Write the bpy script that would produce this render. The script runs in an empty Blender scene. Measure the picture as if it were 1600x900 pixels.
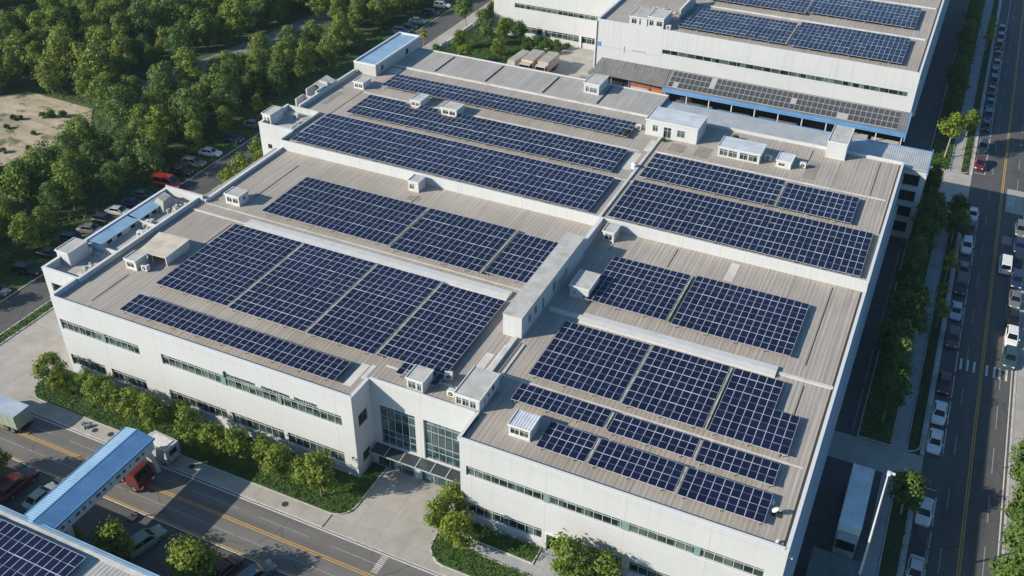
import bpy, bmesh, math, random
import numpy as np
from mathutils import Matrix, Vector

rnd = random.Random(7)
nrs = np.random.RandomState(11)
scene = bpy.context.scene
COL = scene.collection
ORG = {}

# ------------------------------------------------------------------ materials
def mat(name, color, rough=0.8, metal=0.0, spec=0.5):
    m = bpy.data.materials.new(name); m.use_nodes = True
    b = m.node_tree.nodes['Principled BSDF']
    b.inputs['Base Color'].default_value = (*color, 1)
    b.inputs['Roughness'].default_value = rough
    b.inputs['Metallic'].default_value = metal
    b.inputs['Specular IOR Level'].default_value = spec
    m['b'] = 1
    return m

class NT:
    """small helper round a material's node tree"""
    def __init__(s, m): s.m = m; s.t = m.node_tree; s.b = s.t.nodes['Principled BSDF']
    def n(s, ty, **kw):
        x = s.t.nodes.new(ty)
        for k, v in kw.items(): setattr(x, k, v)
        return x
    def l(s, a, b): s.t.links.new(a, b)
    def pos(s, scale=(1, 1, 1)):
        g = s.n('ShaderNodeNewGeometry'); mp = s.n('ShaderNodeMapping')
        mp.inputs['Scale'].default_value = scale
        s.l(g.outputs['Position'], mp.inputs['Vector']); return mp.outputs['Vector']
    def noise(s, scale, vec=None, detail=4, rough=0.6):
        x = s.n('ShaderNodeTexNoise'); x.inputs['Scale'].default_value = scale
        x.inputs['Detail'].default_value = detail; x.inputs['Roughness'].default_value = rough
        s.l(vec if vec is not None else s.pos(), x.inputs['Vector']); return x.outputs['Fac']
    def ramp(s, fac, stops):
        r = s.n('ShaderNodeValToRGB'); e = r.color_ramp.elements
        while len(e) < len(stops): e.new(0.5)
        for i, (p, c) in enumerate(stops):
            e[i].position = p; e[i].color = (c, c, c, 1) if not hasattr(c, '__len__') else (*c, 1)
        s.l(fac, r.inputs['Fac']); return r.outputs['Color']
    def mix(s, fac, a, b, mode='MIX'):
        x = s.n('ShaderNodeMix', data_type='RGBA', blend_type=mode)
        for sock, v in ((x.inputs[0], fac), (x.inputs[6], a), (x.inputs[7], b)):
            if hasattr(v, 'links') or hasattr(v, 'is_linked'): s.l(v, sock)
            elif hasattr(v, '__len__'): sock.default_value = (*v, 1) if len(v) == 3 else v
            else: sock.default_value = v
        return x.outputs[2]
    def math(s, op, a, b=None, c=None):
        x = s.n('ShaderNodeMath', operation=op)
        for i, v in enumerate((a, b, c)):
            if v is None: continue
            if hasattr(v, 'is_linked'): s.l(v, x.inputs[i])
            else: x.inputs[i].default_value = v
        return x.outputs[0]
    def sep(s, vec):
        x = s.n('ShaderNodeSeparateXYZ'); s.l(vec, x.inputs[0]); return x.outputs
    def out(s, color=None, rough=None, height=None, bump=0.3, dist=0.05):
        if color is not None: s.l(color, s.b.inputs['Base Color'])
        if rough is not None: s.l(rough, s.b.inputs['Roughness'])
        if height is not None:
            b = s.n('ShaderNodeBump'); b.inputs['Strength'].default_value = bump
            b.inputs['Distance'].default_value = dist
            s.l(height, b.inputs['Height']); s.l(b.outputs['Normal'], s.b.inputs['Normal'])

def lines(N, coord, period, width, offset=0.0):
    """1 on a thin line every `period` metres"""
    a = N.math('ADD', coord, offset + 1000.0 * period)
    f = N.math('FRACT', N.math('DIVIDE', a, period))
    return N.math('LESS_THAN', f, width / period)

def m_wall(name, base, px=0.0, joints=True):
    m = mat(name, base, 0.75); N = NT(m)
    st = N.noise(1.0, N.pos((1.6, 1.6, 0.10)), 5)
    bl = N.noise(0.13, None, 4)
    c = N.mix(N.ramp(st, [(0.5, 0.0), (0.85, 0.35)]), base, tuple(v * 0.84 for v in base))
    c = N.mix(N.ramp(bl, [(0.4, 0.0), (0.75, 0.45)]), c, (base[0] * .86, base[1] * .87, base[2] * .86))
    if joints:
        p = N.sep(N.pos())
        j = N.math('MAXIMUM', lines(N, p[0], 9.2, 0.07, 1.2), lines(N, p[2], 6.05, 0.05, 0.0))
        c = N.mix(N.math('MULTIPLY', j, 0.5), c, (0.3, 0.3, 0.29))
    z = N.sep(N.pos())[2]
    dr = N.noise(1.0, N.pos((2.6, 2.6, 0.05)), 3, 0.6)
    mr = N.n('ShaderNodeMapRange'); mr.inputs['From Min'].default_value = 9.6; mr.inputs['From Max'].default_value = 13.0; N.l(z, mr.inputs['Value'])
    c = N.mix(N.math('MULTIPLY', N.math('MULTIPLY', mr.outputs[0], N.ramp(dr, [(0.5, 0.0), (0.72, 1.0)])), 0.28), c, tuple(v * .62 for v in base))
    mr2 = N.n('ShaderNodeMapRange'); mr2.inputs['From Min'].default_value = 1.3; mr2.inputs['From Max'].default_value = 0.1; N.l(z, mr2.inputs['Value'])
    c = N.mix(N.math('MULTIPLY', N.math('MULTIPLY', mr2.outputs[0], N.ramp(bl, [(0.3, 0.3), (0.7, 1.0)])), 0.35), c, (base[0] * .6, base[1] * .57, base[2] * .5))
    N.out(c, height=bl, bump=0.1)
    return m

def m_roof(name, base, along='Y', tint=(1, 1, 1), period=7.6):
    """long-run metal roof sheet, weathered in streaks along the run"""
    m = mat(name, base, 0.72); N = NT(m)
    sc = (4.2, 0.09, 1) if along == 'Y' else (0.09, 4.2, 1)
    fine = N.noise(1.0, N.pos(sc), 4, 0.75)
    sc2 = (0.45, 0.03, 1) if along == 'Y' else (0.03, 0.45, 1)
    broad = N.noise(1.0, N.pos(sc2), 4, 0.65)
    blot = N.noise(0.16, None, 5, 0.65)
    dark = tuple(v * k for v, k in zip(base, (0.73, 0.715, 0.70))); lite = tuple(min(v * 1.12, .8) for v in base)
    c = N.mix(N.ramp(fine, [(0.36, 0.0), (0.66, 1.0)]), dark, lite)
    c = N.mix(N.ramp(broad, [(0.35, 0.45), (0.6, 0.0)]), c, tuple(v * 0.72 for v in base))
    c = N.mix(N.ramp(blot, [(0.48, 0.0), (0.72, 0.5)]), c, (base[0] * 1.12, base[1] * 1.1, base[2] * 1.06))
    p = N.sep(N.pos())
    a = p[0] if along == 'Y' else p[1]
    c = N.mix(N.math('MULTIPLY', lines(N, a, 0.72, 0.10, 0.3), 0.34), c, tuple(v * .45 for v in base))
    c = N.mix(N.math('MULTIPLY', N.ramp(N.noise(0.045, None, 6, 0.7), [(0.46, 0.0), (0.70, 1.0)]), 0.5), c, (base[0] * .62, base[1] * .58, base[2] * .53))
    wob = N.math('MULTIPLY', N.noise(0.35, None, 2), 0.25)
    seam = lines(N, N.math('ADD', a, wob), period, 0.12, 2.0)
    c = N.mix(N.math('MULTIPLY', seam, N.ramp(broad, [(0.35, 0.7), (0.6, 0.15)])), c, tuple(v * .35 for v in base))
    w = N.n('ShaderNodeTexWave', wave_type='BANDS', bands_direction='X' if along == 'Y' else 'Y')
    w.inputs['Scale'].default_value = 0.55; w.inputs['Distortion'].default_value = 0.0
    N.l(N.pos(), w.inputs['Vector'])
    N.out(c, height=w.outputs['Fac'], bump=0.25, dist=0.06)
    return m

def m_speck(name, base, scale=0.6, amount=0.35, rough=0.9, streak=None, dark=0.6, lite=1.25, bump=0.1):
    m = mat(name, base, rough); N = NT(m)
    a = N.noise(scale, N.pos(streak or (1, 1, 1)), 6, 0.65)
    b = N.noise(scale * 9, None, 3, 0.7)
    c = N.mix(N.ramp(a, [(0.3, 0.0), (0.72, 1.0)]), tuple(v * dark for v in base), tuple(v * lite for v in base))
    c = N.mix(amount, c, N.mix(b, tuple(v * 0.6 for v in base), tuple(v * 1.35 for v in base)))
    N.out(c, height=b, bump=bump)
    return m

def m_pavement(name, base, px, py):
    m = mat(name, base, 0.88); N = NT(m)
    a = N.noise(0.25, None, 6, 0.7); b = N.noise(3.0, None, 4, 0.7)
    c = N.mix(N.ramp(a, [(0.3, 0.0), (0.7, 1.0)]), tuple(v * .72 for v in base), tuple(v * 1.18 for v in base))
    c = N.mix(0.25, c, N.mix(b, tuple(v * .6 for v in base), tuple(v * 1.3 for v in base)))
    p = N.sep(N.pos())
    j = N.math('MAXIMUM', lines(N, p[0], px, 0.06), lines(N, p[1], py, 0.06))
    c = N.mix(N.math('MULTIPLY', j, 0.45), c, tuple(v * .45 for v in base))
    N.out(c, height=b, bump=0.08)
    return m

def m_asphalt(name, base, along):
    m = mat(name, base, 0.85); N = NT(m)
    sc = (0.02, 0.55, 1) if along == 'X' else (0.55, 0.02, 1)
    st = N.noise(1.0, N.pos(sc), 4, 0.6); bl = N.noise(0.09, None, 6, 0.7); g = N.noise(14, None, 2)
    c = N.mix(N.ramp(st, [(0.35, 0.0), (0.7, 1.0)]), tuple(v * .72 for v in base), tuple(v * 1.3 for v in base))
    c = N.mix(N.ramp(bl, [(0.45, 0.0), (0.7, 0.6)]), c, tuple(v * 1.45 for v in base))
    c = N.mix(0.3, c, N.mix(g, tuple(v * .5 for v in base), tuple(v * 1.5 for v in base)))
    vo = N.n('ShaderNodeTexVoronoi', feature='DISTANCE_TO_EDGE'); vo.inputs['Scale'].default_value = 0.11
    wv = N.n('ShaderNodeVectorMath', operation='ADD')
    nn = N.n('ShaderNodeTexNoise'); nn.inputs['Scale'].default_value = 0.6
    N.l(N.pos(), nn.inputs['Vector']); N.l(N.pos(), wv.inputs[0]); N.l(nn.outputs['Color'], wv.inputs[1])
    N.l(wv.outputs[0], vo.inputs['Vector'])
    crack = N.math('LESS_THAN', vo.outputs['Distance'], 0.006)
    c = N.mix(N.math('MULTIPLY', crack, 0.55), c, tuple(v * .4 for v in base))
    N.out(c, height=g, bump=0.08)
    return m

def m_leaf(name, base, var=0.35):
    m = mat(name, base, 0.6, spec=0.3); N = NT(m)
    oi = N.n('ShaderNodeObjectInfo')
    a = N.noise(0.9, None, 2); b = N.noise(6.0, None, 1)
    lo = tuple(v * (1 - var) for v in base); hi = (base[0] * (1 + var * 1.5), base[1] * (1 + var), base[2] * (1 + var * .3))
    c = N.mix(N.ramp(a, [(0.3, 0.0), (0.7, 1.0)]), lo, hi)
    c = N.mix(N.math('MULTIPLY', N.ramp(b, [(0.45, 0.0), (0.8, 1.0)]), 0.45), c, (base[0] * 2.0, base[1] * 1.6, base[2] * 1.1))
    c = N.mix(N.math('MULTIPLY', oi.outputs['Random'], 0.5), c, (base[0] * 0.62, base[1] * 0.72, base[2] * 0.85))
    N.l(c, N.b.inputs['Base Color'])
    tr = N.n('ShaderNodeBsdfTranslucent'); N.l(c, tr.inputs['Color'])
    mx = N.n('ShaderNodeMixShader'); mx.inputs[0].default_value = 0.33
    o = N.t.nodes['Material Output']
    N.l(N.b.outputs[0], mx.inputs[1]); N.l(tr.outputs[0], mx.inputs[2]); N.l(mx.outputs[0], o.inputs['Surface'])
    return m

def m_glass(name, a, b, period=1.05, axis=0):
    """window glass: dark panes, some with blinds behind, one tone per pane"""
    m = mat(name, a, 0.08, spec=0.6); N = NT(m)
    p = N.sep(N.pos())
    k = N.math('FLOOR', N.math('DIVIDE', p[axis], period))
    kz = N.math('FLOOR', N.math('DIVIDE', p[2], 1.7))
    w = N.n('ShaderNodeTexWhiteNoise', noise_dimensions='2D')
    cm = N.n('ShaderNodeCombineXYZ'); N.l(k, cm.inputs[0]); N.l(kz, cm.inputs[1]); N.l(cm.outputs[0], w.inputs['Vector'])
    nz = N.noise(0.8, None, 3)
    f = N.math('MULTIPLY', N.math('POWER', w.outputs['Value'], 1.6), N.math('ADD', nz, 0.25))
    N.out(N.mix(f, a, b))
    return m

def m_ribbed(name, base, rough=0.45, axis='Y', scale=1.6, metal=0.0):
    m = mat(name, base, rough, metal); N = NT(m)
    w = N.n('ShaderNodeTexWave', wave_type='BANDS', bands_direction=axis)
    w.inputs['Scale'].default_value = scale; w.inputs['Distortion'].default_value = 0.0
    N.l(N.pos(), w.inputs['Vector'])
    a = N.noise(0.5, None, 4)
    c = N.mix(N.ramp(a, [(0.35, 0.0), (0.7, 1.0)]), tuple(v * .82 for v in base), tuple(v * 1.12 for v in base))
    c = N.mix(N.ramp(w.outputs['Fac'], [(0.05, 0.45), (0.35, 0.0)]), c, tuple(v * .55 for v in base))
    N.out(c, height=w.outputs['Fac'], bump=0.5, dist=0.06)
    return m

def m_panel():
    m = mat('solar_cell', (0.008, 0.011, 0.05), 0.22, spec=0.4); N = NT(m)
    oi = N.n('ShaderNodeObjectInfo')
    nz = N.noise(0.4, None, 4)
    g = N.n('ShaderNodeNewGeometry')
    v = N.math('ADD', N.math('MULTIPLY', oi.outputs['Random'], 0.35), N.math('MULTIPLY', g.outputs['Random Per Island'], 0.3))
    v = N.math('ADD', v, N.math('MULTIPLY', nz, 0.35))
    c = N.mix(v, (0.0035, 0.005, 0.017), (0.014, 0.018, 0.058))
    c = N.mix(N.ramp(N.noise(0.7, N.pos((1, 1, 1)), 5), [(0.62, 0.0), (0.85, 0.28)]), c, (0.10, 0.11, 0.15))
    N.out(c)
    return m

M = {}
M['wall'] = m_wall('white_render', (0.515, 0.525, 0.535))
M['wall_plain'] = m_wall('white_plaster', (0.51, 0.52, 0.53), joints=False)
M['wall_grey'] = m_wall('grey_plaster', (0.44, 0.445, 0.445), joints=False)
M['coping'] = mat('coping_metal', (0.62, 0.63, 0.64), 0.5)
M['roof'] = m_roof('roof_sheet', (0.405, 0.370, 0.332))
M['roof_b'] = m_roof('roof_sheet_grey', (0.41, 0.395, 0.375), period=5.1)
M['roof_x'] = m_roof('roof_sheet_cross', (0.34, 0.335, 0.33), period=2.4)
M['vent'] = m_speck('vent_sheet', (0.52, 0.525, 0.52), 0.8, 0.25, dark=.88, lite=1.08)
M['flash'] = m_speck('flashing', (0.55, 0.54, 0.52), 0.5, 0.3)
M['gutter'] = mat('gutter_dark', (0.035, 0.032, 0.03), 0.9)
M['terrace'] = m_speck('terrace_screed', (0.42, 0.41, 0.39), 0.35, 0.35)
M['tan'] = m_speck('tan_sheet', (0.56, 0.50, 0.41), 0.5, 0.3)
M['slab'] = m_speck('concrete_cap', (0.46, 0.455, 0.43), 0.6, 0.35)
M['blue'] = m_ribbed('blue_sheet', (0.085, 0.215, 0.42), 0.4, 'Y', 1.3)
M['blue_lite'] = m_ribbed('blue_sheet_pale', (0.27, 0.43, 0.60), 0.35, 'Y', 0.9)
M['blue_trim'] = mat('blue_trim', (0.10, 0.25, 0.48), 0.45)
M['metal_roof'] = m_ribbed('pale_metal_roof', (0.44, 0.455, 0.47), 0.5, 'X', 0.9)
M['shed_roof'] = m_ribbed('white_metal_roof', (0.60, 0.63, 0.68), 0.45, 'X', 0.9)
M['grey_sheet'] = m_ribbed('dark_grey_sheet', (0.15, 0.15, 0.155), 0.6, 'X', 0.7)
M['frame'] = mat('aluminium_frame', (0.42, 0.45, 0.45), 0.4)
M['frame_dark'] = mat('dark_frame', (0.045, 0.055, 0.06), 0.45)
M['glass'] = m_glass('window_glass', (0.006, 0.014, 0.016), (0.14, 0.20, 0.18))
M['glass_y'] = m_glass('window_glass_side', (0.006, 0.012, 0.015), (0.10, 0.14, 0.14), axis=1)
M['curtain'] = m_glass('curtain_wall_glass', (0.006, 0.030, 0.042), (0.10, 0.19, 0.22), 0.9); M['curtain'].node_tree.nodes['Principled BSDF'].inputs['IOR'].default_value = 1.9; M['curtain'].node_tree.nodes['Principled BSDF'].inputs['Roughness'].default_value = 0.03
M['tealpanel'] = mat('teal_spandrel', (0.18, 0.27, 0.27), 0.35)
M['dark'] = mat('dark_interior', (0.012, 0.013, 0.016), 0.9)  # near-black colour in place of the shade behind openings
M['canopy_glass'] = m_speck('canopy_glass', (0.05, 0.06, 0.07), 0.8, 0.3, 0.15)
M['panel'] = m_panel()
M['panel_old'] = mat('old_solar_cell', (0.045, 0.05, 0.06), 0.35)
M['panel_frame'] = mat('panel_frame', (0.44, 0.47, 0.54), 0.4)
M['rack'] = mat('galvanised_rack', (0.40, 0.41, 0.41), 0.5, 0.3)
M['walk'] = m_speck('pale_walkway', (0.40, 0.40, 0.31), 0.9, 0.4, dark=0.15, lite=1.5)
M['asphalt'] = m_asphalt('asphalt_road', (0.140, 0.133, 0.125), 'X')
M['asphalt_st'] = m_asphalt('asphalt_street', (0.080, 0.079, 0.079), 'Y')
M['asphalt_dk'] = m_asphalt('asphalt_yard', (0.085, 0.086, 0.088), 'X')
M['paving'] = m_pavement('concrete_paving', (0.37, 0.345, 0.31), 3.4, 3.4)
M['paving2'] = m_pavement('concrete_slab', (0.37, 0.35, 0.32), 6.0, 5.0)
M['path'] = m_pavement('path_slab', (0.33, 0.33, 0.33), 1.6, 1.6)
M['kerb'] = m_speck('kerb_stone', (0.48, 0.47, 0.45), 1.2, 0.3)
M['grass'] = m_speck('grass_turf', (0.055, 0.105, 0.022), 0.8, 0.45, dark=0.55, lite=1.3, bump=0.5)
M['grass_dk'] = m_speck('grass_shaded_turf', (0.040, 0.062, 0.022), 0.5, 0.45, dark=0.5, lite=1.3, bump=0.5)  # darker turf copy with shade put into its colour
M['soil'] = m_speck('forest_floor', (0.050, 0.085, 0.026), 0.3, 0.4, dark=0.5, lite=1.4, bump=0.5)
M['ground'] = m_speck('open_ground', (0.055, 0.075, 0.030), 0.05, 0.4, dark=0.6, lite=1.3)
M['sand'] = mat('bare_sand', (0.42, 0.33, 0.24), 0.95)
N = NT(M['sand']); a_ = N.noise(1.0, N.pos((0.10, 0.45, 1)), 6, 0.7); b_ = N.noise(0.12, None, 6, 0.7); g_ = N.noise(3.0, None, 4, 0.7)
c_ = N.mix(N.ramp(a_, [(0.35, 0.0), (0.65, 1.0)]), (0.28, 0.225, 0.155), (0.48, 0.40, 0.295))
c_ = N.mix(N.ramp(b_, [(0.52, 0.0), (0.62, 0.6)]), c_, (0.24, 0.20, 0.14)); c_ = N.mix(N.ramp(N.noise(0.22, None, 5, 0.6), [(0.55, 0.0), (0.61, 0.85)]), c_, (0.07, 0.10, 0.03))
N.out(c_, height=g_, bump=0.5, dist=0.1)
M['dirt_road'] = m_speck('dirt_road', (0.21, 0.20, 0.185), 0.2, 0.35)
M['paint_w'] = m_speck('white_road_paint', (0.62, 0.61, 0.58), 1.5, 0.4, dark=0.6, lite=1.15)
M['paint_f'] = m_speck('worn_road_paint', (0.27, 0.265, 0.255), 1.3, 0.4, dark=0.6, lite=1.3)
M['paint_y'] = m_speck('yellow_road_paint', (0.52, 0.31, 0.075), 1.5, 0.35, dark=0.7, lite=1.15)
M['bark'] = m_speck('bark', (0.17, 0.135, 0.10), 2.0, 0.4)
M['bark_pale'] = m_speck('pale_bark', (0.34, 0.31, 0.26), 2.0, 0.4)
M['leaf_forest'] = m_leaf('forest_leaves', (0.155, 0.235, 0.042))
M['leaf_forest2'] = m_leaf('forest_leaves_olive', (0.185, 0.250, 0.050))
M['leaf_forest3'] = m_leaf('forest_leaves_deep', (0.105, 0.185, 0.046))
M['leaf_garden'] = m_leaf('garden_leaves', (0.155, 0.225, 0.030))
M['leaf_street'] = m_leaf('street_leaves', (0.075, 0.140, 0.024))
M['leaf_yellow'] = m_leaf('yellow_green_leaves', (0.22, 0.26, 0.035))
M['leaf_cover'] = m_leaf('ground_cover_leaves', (0.055, 0.125, 0.018))
M['tyre'] = mat('tyre_rubber', (0.012, 0.012, 0.013), 0.85)
M['rim'] = mat('wheel_rim', (0.35, 0.36, 0.37), 0.35, 0.7)
M['carglass'] = mat('car_glass', (0.006, 0.008, 0.010), 0.06, spec=0.7)
M['lamp'] = mat('head_lamp', (0.75, 0.76, 0.78), 0.15)
M['tail'] = mat('tail_lamp', (0.35, 0.012, 0.01), 0.25)
M['under'] = mat('black_chassis', (0.010, 0.010, 0.011), 0.8)
M['steel'] = mat('painted_steel', (0.55, 0.55, 0.54), 0.45)
M['letters'] = mat('dark_letters', (0.11, 0.11, 0.12), 0.5)
M['acmetal'] = m_speck('ac_casing', (0.62, 0.61, 0.58), 1.2, 0.25, 0.6)
M['debris'] = m_speck('rubble_grey', (0.42, 0.41, 0.38), 1.0, 0.4)
M['brick'] = m_speck('red_brick', (0.32, 0.10, 0.055), 2.0, 0.4)
M['wood'] = m_speck('orange_wood', (0.40, 0.16, 0.05), 1.2, 0.4)
M['shutter'] = m_ribbed('roller_shutter', (0.48, 0.46, 0.44), 0.5, 'Z', 2.5)

def paint(name, c, rough=0.28):
    m = mat(name, c, rough, 0.0, 0.6); m.node_tree.nodes['Principled BSDF'].inputs['Coat Weight'].default_value = 0.4
    N = NT(m); a = N.noise(1.4, None, 3)
    N.out(N.mix(N.ramp(a, [(0.4, 0.0), (0.75, 0.35)]), c, tuple(v * 0.75 + 0.01 for v in c)))
    return m
P = {k: paint('paint_' + k, c) for k, c in dict(
    white=(0.72, 0.72, 0.71), black=(0.012, 0.012, 0.014), grey=(0.14, 0.145, 0.155), silver=(0.42, 0.43, 0.44),
    maroon=(0.10, 0.012, 0.014), red=(0.26, 0.022, 0.020), navy=(0.015, 0.028, 0.075), teal=(0.025, 0.065, 0.075), brown=(0.10, 0.055, 0.045),
    green=(0.20, 0.27, 0.23), palegreen=(0.30, 0.36, 0.30), pink=(0.50, 0.38, 0.33), cream=(0.56, 0.50, 0.42), orange=(0.42, 0.10, 0.045)).items()}
M['box_roof'] = m_ribbed('truck_roof', (0.40, 0.47, 0.55), 0.5, 'X', 0.9)
M['trailer_roof'] = m_ribbed('trailer_roof', (0.80, 0.82, 0.85), 0.5, 'Y', 1.0)
M['tarp'] = m_speck('grey_tarpaulin', (0.34, 0.33, 0.30), 0.9, 0.3)

# ------------------------------------------------------------------ mesh helpers
class MB:
    def __init__(s): s.v = []; s.f = []
    def quad(s, a, b, c, d):
        n = len(s.v); s.v += [a, b, c, d]; s.f.append((n, n + 1, n + 2, n + 3)); return s
    def poly(s, pts):
        n = len(s.v); s.v += list(pts); s.f.append(tuple(range(n, n + len(pts)))); return s
    def box(s, x0, x1, y0, y1, z0, z1, bottom=True):
        n = len(s.v)
        s.v += [(x0, y0, z0), (x1, y0, z0), (x1, y1, z0), (x0, y1, z0), (x0, y0, z1), (x1, y0, z1), (x1, y1, z1), (x0, y1, z1)]
        fs = [(4, 5, 6, 7), (0, 1, 5, 4), (1, 2, 6, 5), (2, 3, 7, 6), (3, 0, 4, 7)] + ([(3, 2, 1, 0)] if bottom else [])
        s.f += [tuple(n + i for i in f) for f in fs]; return s
    def hexa(s, lo, hi):
        """frustum from 4 low points to 4 high points (counter-clockwise)"""
        n = len(s.v); s.v += list(lo) + list(hi)
        s.f += [tuple(n + i for i in f) for f in [(4, 5, 6, 7), (0, 1, 5, 4), (1, 2, 6, 5), (2, 3, 7, 6), (3, 0, 4, 7), (3, 2, 1, 0)]]; return s
    def prism(s, pts, z0, z1):
        n = len(s.v); k = len(pts)
        s.v += [(x, y, z0) for x, y in pts] + [(x, y, z1) for x, y in pts]
        s.f.append(tuple(n + k + i for i in range(k))); s.f.append(tuple(n + i for i in reversed(range(k))))
        s.f += [(n + i, n + (i + 1) % k, n + k + (i + 1) % k, n + k + i) for i in range(k)]; return s
    def tube(s, path, radii, sides=8):
        path = [Vector(p) for p in path]; rings = []
        for i, p in enumerate(path):
            d = (path[min(i + 1, len(path) - 1)] - path[max(i - 1, 0)]).normalized()
            a = d.orthogonal().normalized(); b = d.cross(a); r = radii[i] if hasattr(radii, '__len__') else radii
            n = len(s.v)
            s.v += [tuple(p + (a * math.cos(t) + b * math.sin(t)) * r) for t in (2 * math.pi * k / sides for k in range(sides))]
            rings.append(n)
        for a, b in zip(rings, rings[1:]):
            s.f += [(a + k, a + (k + 1) % sides, b + (k + 1) % sides, b + k) for k in range(sides)]
        s.f.append(tuple(rings[0] + k for k in reversed(range(sides)))); s.f.append(tuple(rings[-1] + k for k in range(sides)))
        return s
    def cyl(s, c, axis, r, h, sides=14):
        ax = Vector((1, 0, 0)) if axis == 'x' else Vector((0, 1, 0)) if axis == 'y' else Vector((0, 0, 1))
        c = Vector(c); return s.tube([c - ax * h / 2, c + ax * h / 2], r, sides)
    def mesh(s, name, m, org=(0, 0, 0)):
        me = bpy.data.meshes.new(name)
        me.from_pydata([(x - org[0], y - org[1], z - org[2]) for x, y, z in s.v], [], s.f)
        for q in (m if isinstance(m, (list, tuple)) else [m]): me.materials.append(q)
        me.update(); return me
    def build(s, name, m, parent=None, bevel=0.0):
        root = parent
        while root is not None and root.parent is not None: root = root.parent
        org = ORG.get(root.name, (0, 0, 0)) if root is not None else (0, 0, 0)
        me = s.mesh(name, m, org)
        bm = bmesh.new(); bm.from_mesh(me)
        bmesh.ops.remove_doubles(bm, verts=bm.verts, dist=1e-4) if bevel else None
        if bevel:
            bmesh.ops.bevel(bm, geom=list(bm.edges), offset=bevel, segments=2, affect='EDGES', profile=0.6, clamp_overlap=True)
        bmesh.ops.recalc_face_normals(bm, faces=bm.faces) if bevel else None
        bm.to_mesh(me); bm.free()
        o = bpy.data.objects.new(name, me); COL.objects.link(o)
        if parent is not None: o.parent = parent
        return o

def tag(o, label, cat, group=None, kind=None):
    if label: o['label'] = label
    if cat: o['category'] = cat
    if group: o['group'] = group
    if kind: o['kind'] = kind
    return o
def thing(name, label, cat, loc=(0, 0, 0), rz=0.0, group=None):
    o = bpy.data.objects.new(name, None); COL.objects.link(o)
    o.empty_display_size = 0.5; o.location = loc; o.rotation_euler = (0, 0, rz)
    ORG[o.name] = tuple(loc) if rz == 0 else (0, 0, 0)
    return tag(o, label, cat, group)
def copy_tree(o, parent=None):
    c = o.copy(); COL.objects.link(c); c.parent = parent
    for ch in list(o.children): copy_tree(ch, c)
    return c
def struct(name, mb, m, kind='structure'):
    o = mb.build(name, m); o['kind'] = kind; return o
def sheet(name, rects, z, m):
    b = MB()
    for x0, x1, y0, y1 in rects: b.quad((x0, y0, z), (x1, y0, z), (x1, y1, z), (x0, y1, z))
    return struct(name, b, m)

def wall_sheet(mb, o, u, L, z0, z1, holes, depth=0.25):
    """a facade with window openings: cells between hole edges, plus reveals. o=(x,y) start, u=(ux,uy) along; outward is to the right of u"""
    n_ = (u[1], -u[0])                       # outward normal
    pt = lambda s, z, d=0.0: (o[0] + u[0] * s - n_[0] * d, o[1] + u[1] * s - n_[1] * d, z)
    ss = sorted({0.0, L} | {h[0] for h in holes} | {h[1] for h in holes}); zs = sorted({z0, z1} | {h[2] for h in holes} | {h[3] for h in holes})
    for a, b in zip(ss, ss[1:]):
        for c, d in zip(zs, zs[1:]):
            ms, mz = (a + b) / 2, (c + d) / 2
            if any(h[0] < ms < h[1] and h[2] < mz < h[3] for h in holes): continue
            mb.quad(pt(a, c), pt(b, c), pt(b, d), pt(a, d))
    for a, b, c, d in holes:
        mb.quad(pt(a, c), pt(b, c), pt(b, c, depth), pt(a, c, depth)); mb.quad(pt(a, d, depth), pt(b, d, depth), pt(b, d), pt(a, d))
        mb.quad(pt(a, c, depth), pt(a, d, depth), pt(a, d), pt(a, c)); mb.quad(pt(b, c), pt(b, d), pt(b, d, depth), pt(b, c, depth))
    return mb

def obar(mb, o, u, s0, s1, z0, z1, d0, d1):
    """box on a facade: along s0..s1, height z0..z1, depth behind the face d0..d1 (negative = proud)"""
    n_ = (u[1], -u[0]); p = lambda s, d: (o[0] + u[0] * s - n_[0] * d, o[1] + u[1] * s - n_[1] * d)
    a, b, c, e = p(s0, d0), p(s1, d0), p(s1, d1), p(s0, d1)
    mb.hexa([(*a, z0), (*b, z0), (*c, z0), (*e, z0)], [(*a, z1), (*b, z1), (*c, z1), (*e, z1)])

def window(parent, o, u, h, depth=0.2, pitch=1.05, transom=0.26, glass='glass', frame='frame', extra=(), sill=True, rows=None):
    a, b, c, d = h
    g = MB(); obar(g, o, u, a, b, c, d, depth, depth + 0.03)
    w = g.build('window', M[glass], parent)
    f = MB(); n = max(1, round((b - a) / pitch)); st = (b - a) / n; t = 0.035 if glass != 'curtain' else 0.022
    for i in range(n + 1):
        s = a + i * st; obar(f, o, u, max(a, s - t), min(b, s + t), c, d, depth - 0.07, depth - 0.004)
    zs = rows if rows else ([d - (d - c) * transom] if transom else [])
    for z in [c + .035] + list(zs) + [d - .035]:
        for i in range(n):
            obar(f, o, u, a + i * st + t + .001, a + (i + 1) * st - t - .001, z - t, z + t, depth - 0.068, depth - 0.006)
    f.build('frame', M[frame], w)
    if sill:
        s_ = MB(); obar(s_, o, u, a - .06, b + .06, c - .09, c - .004, -0.07, 0.02); s_.build('sill', M['coping'], w)
    for e in extra:
        x = MB(); obar(x, o, u, e[0], e[1], c + .02, d - .02, depth - .12, depth - .075); x.build('panel', M['tealpanel'], w)
    return w

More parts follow.
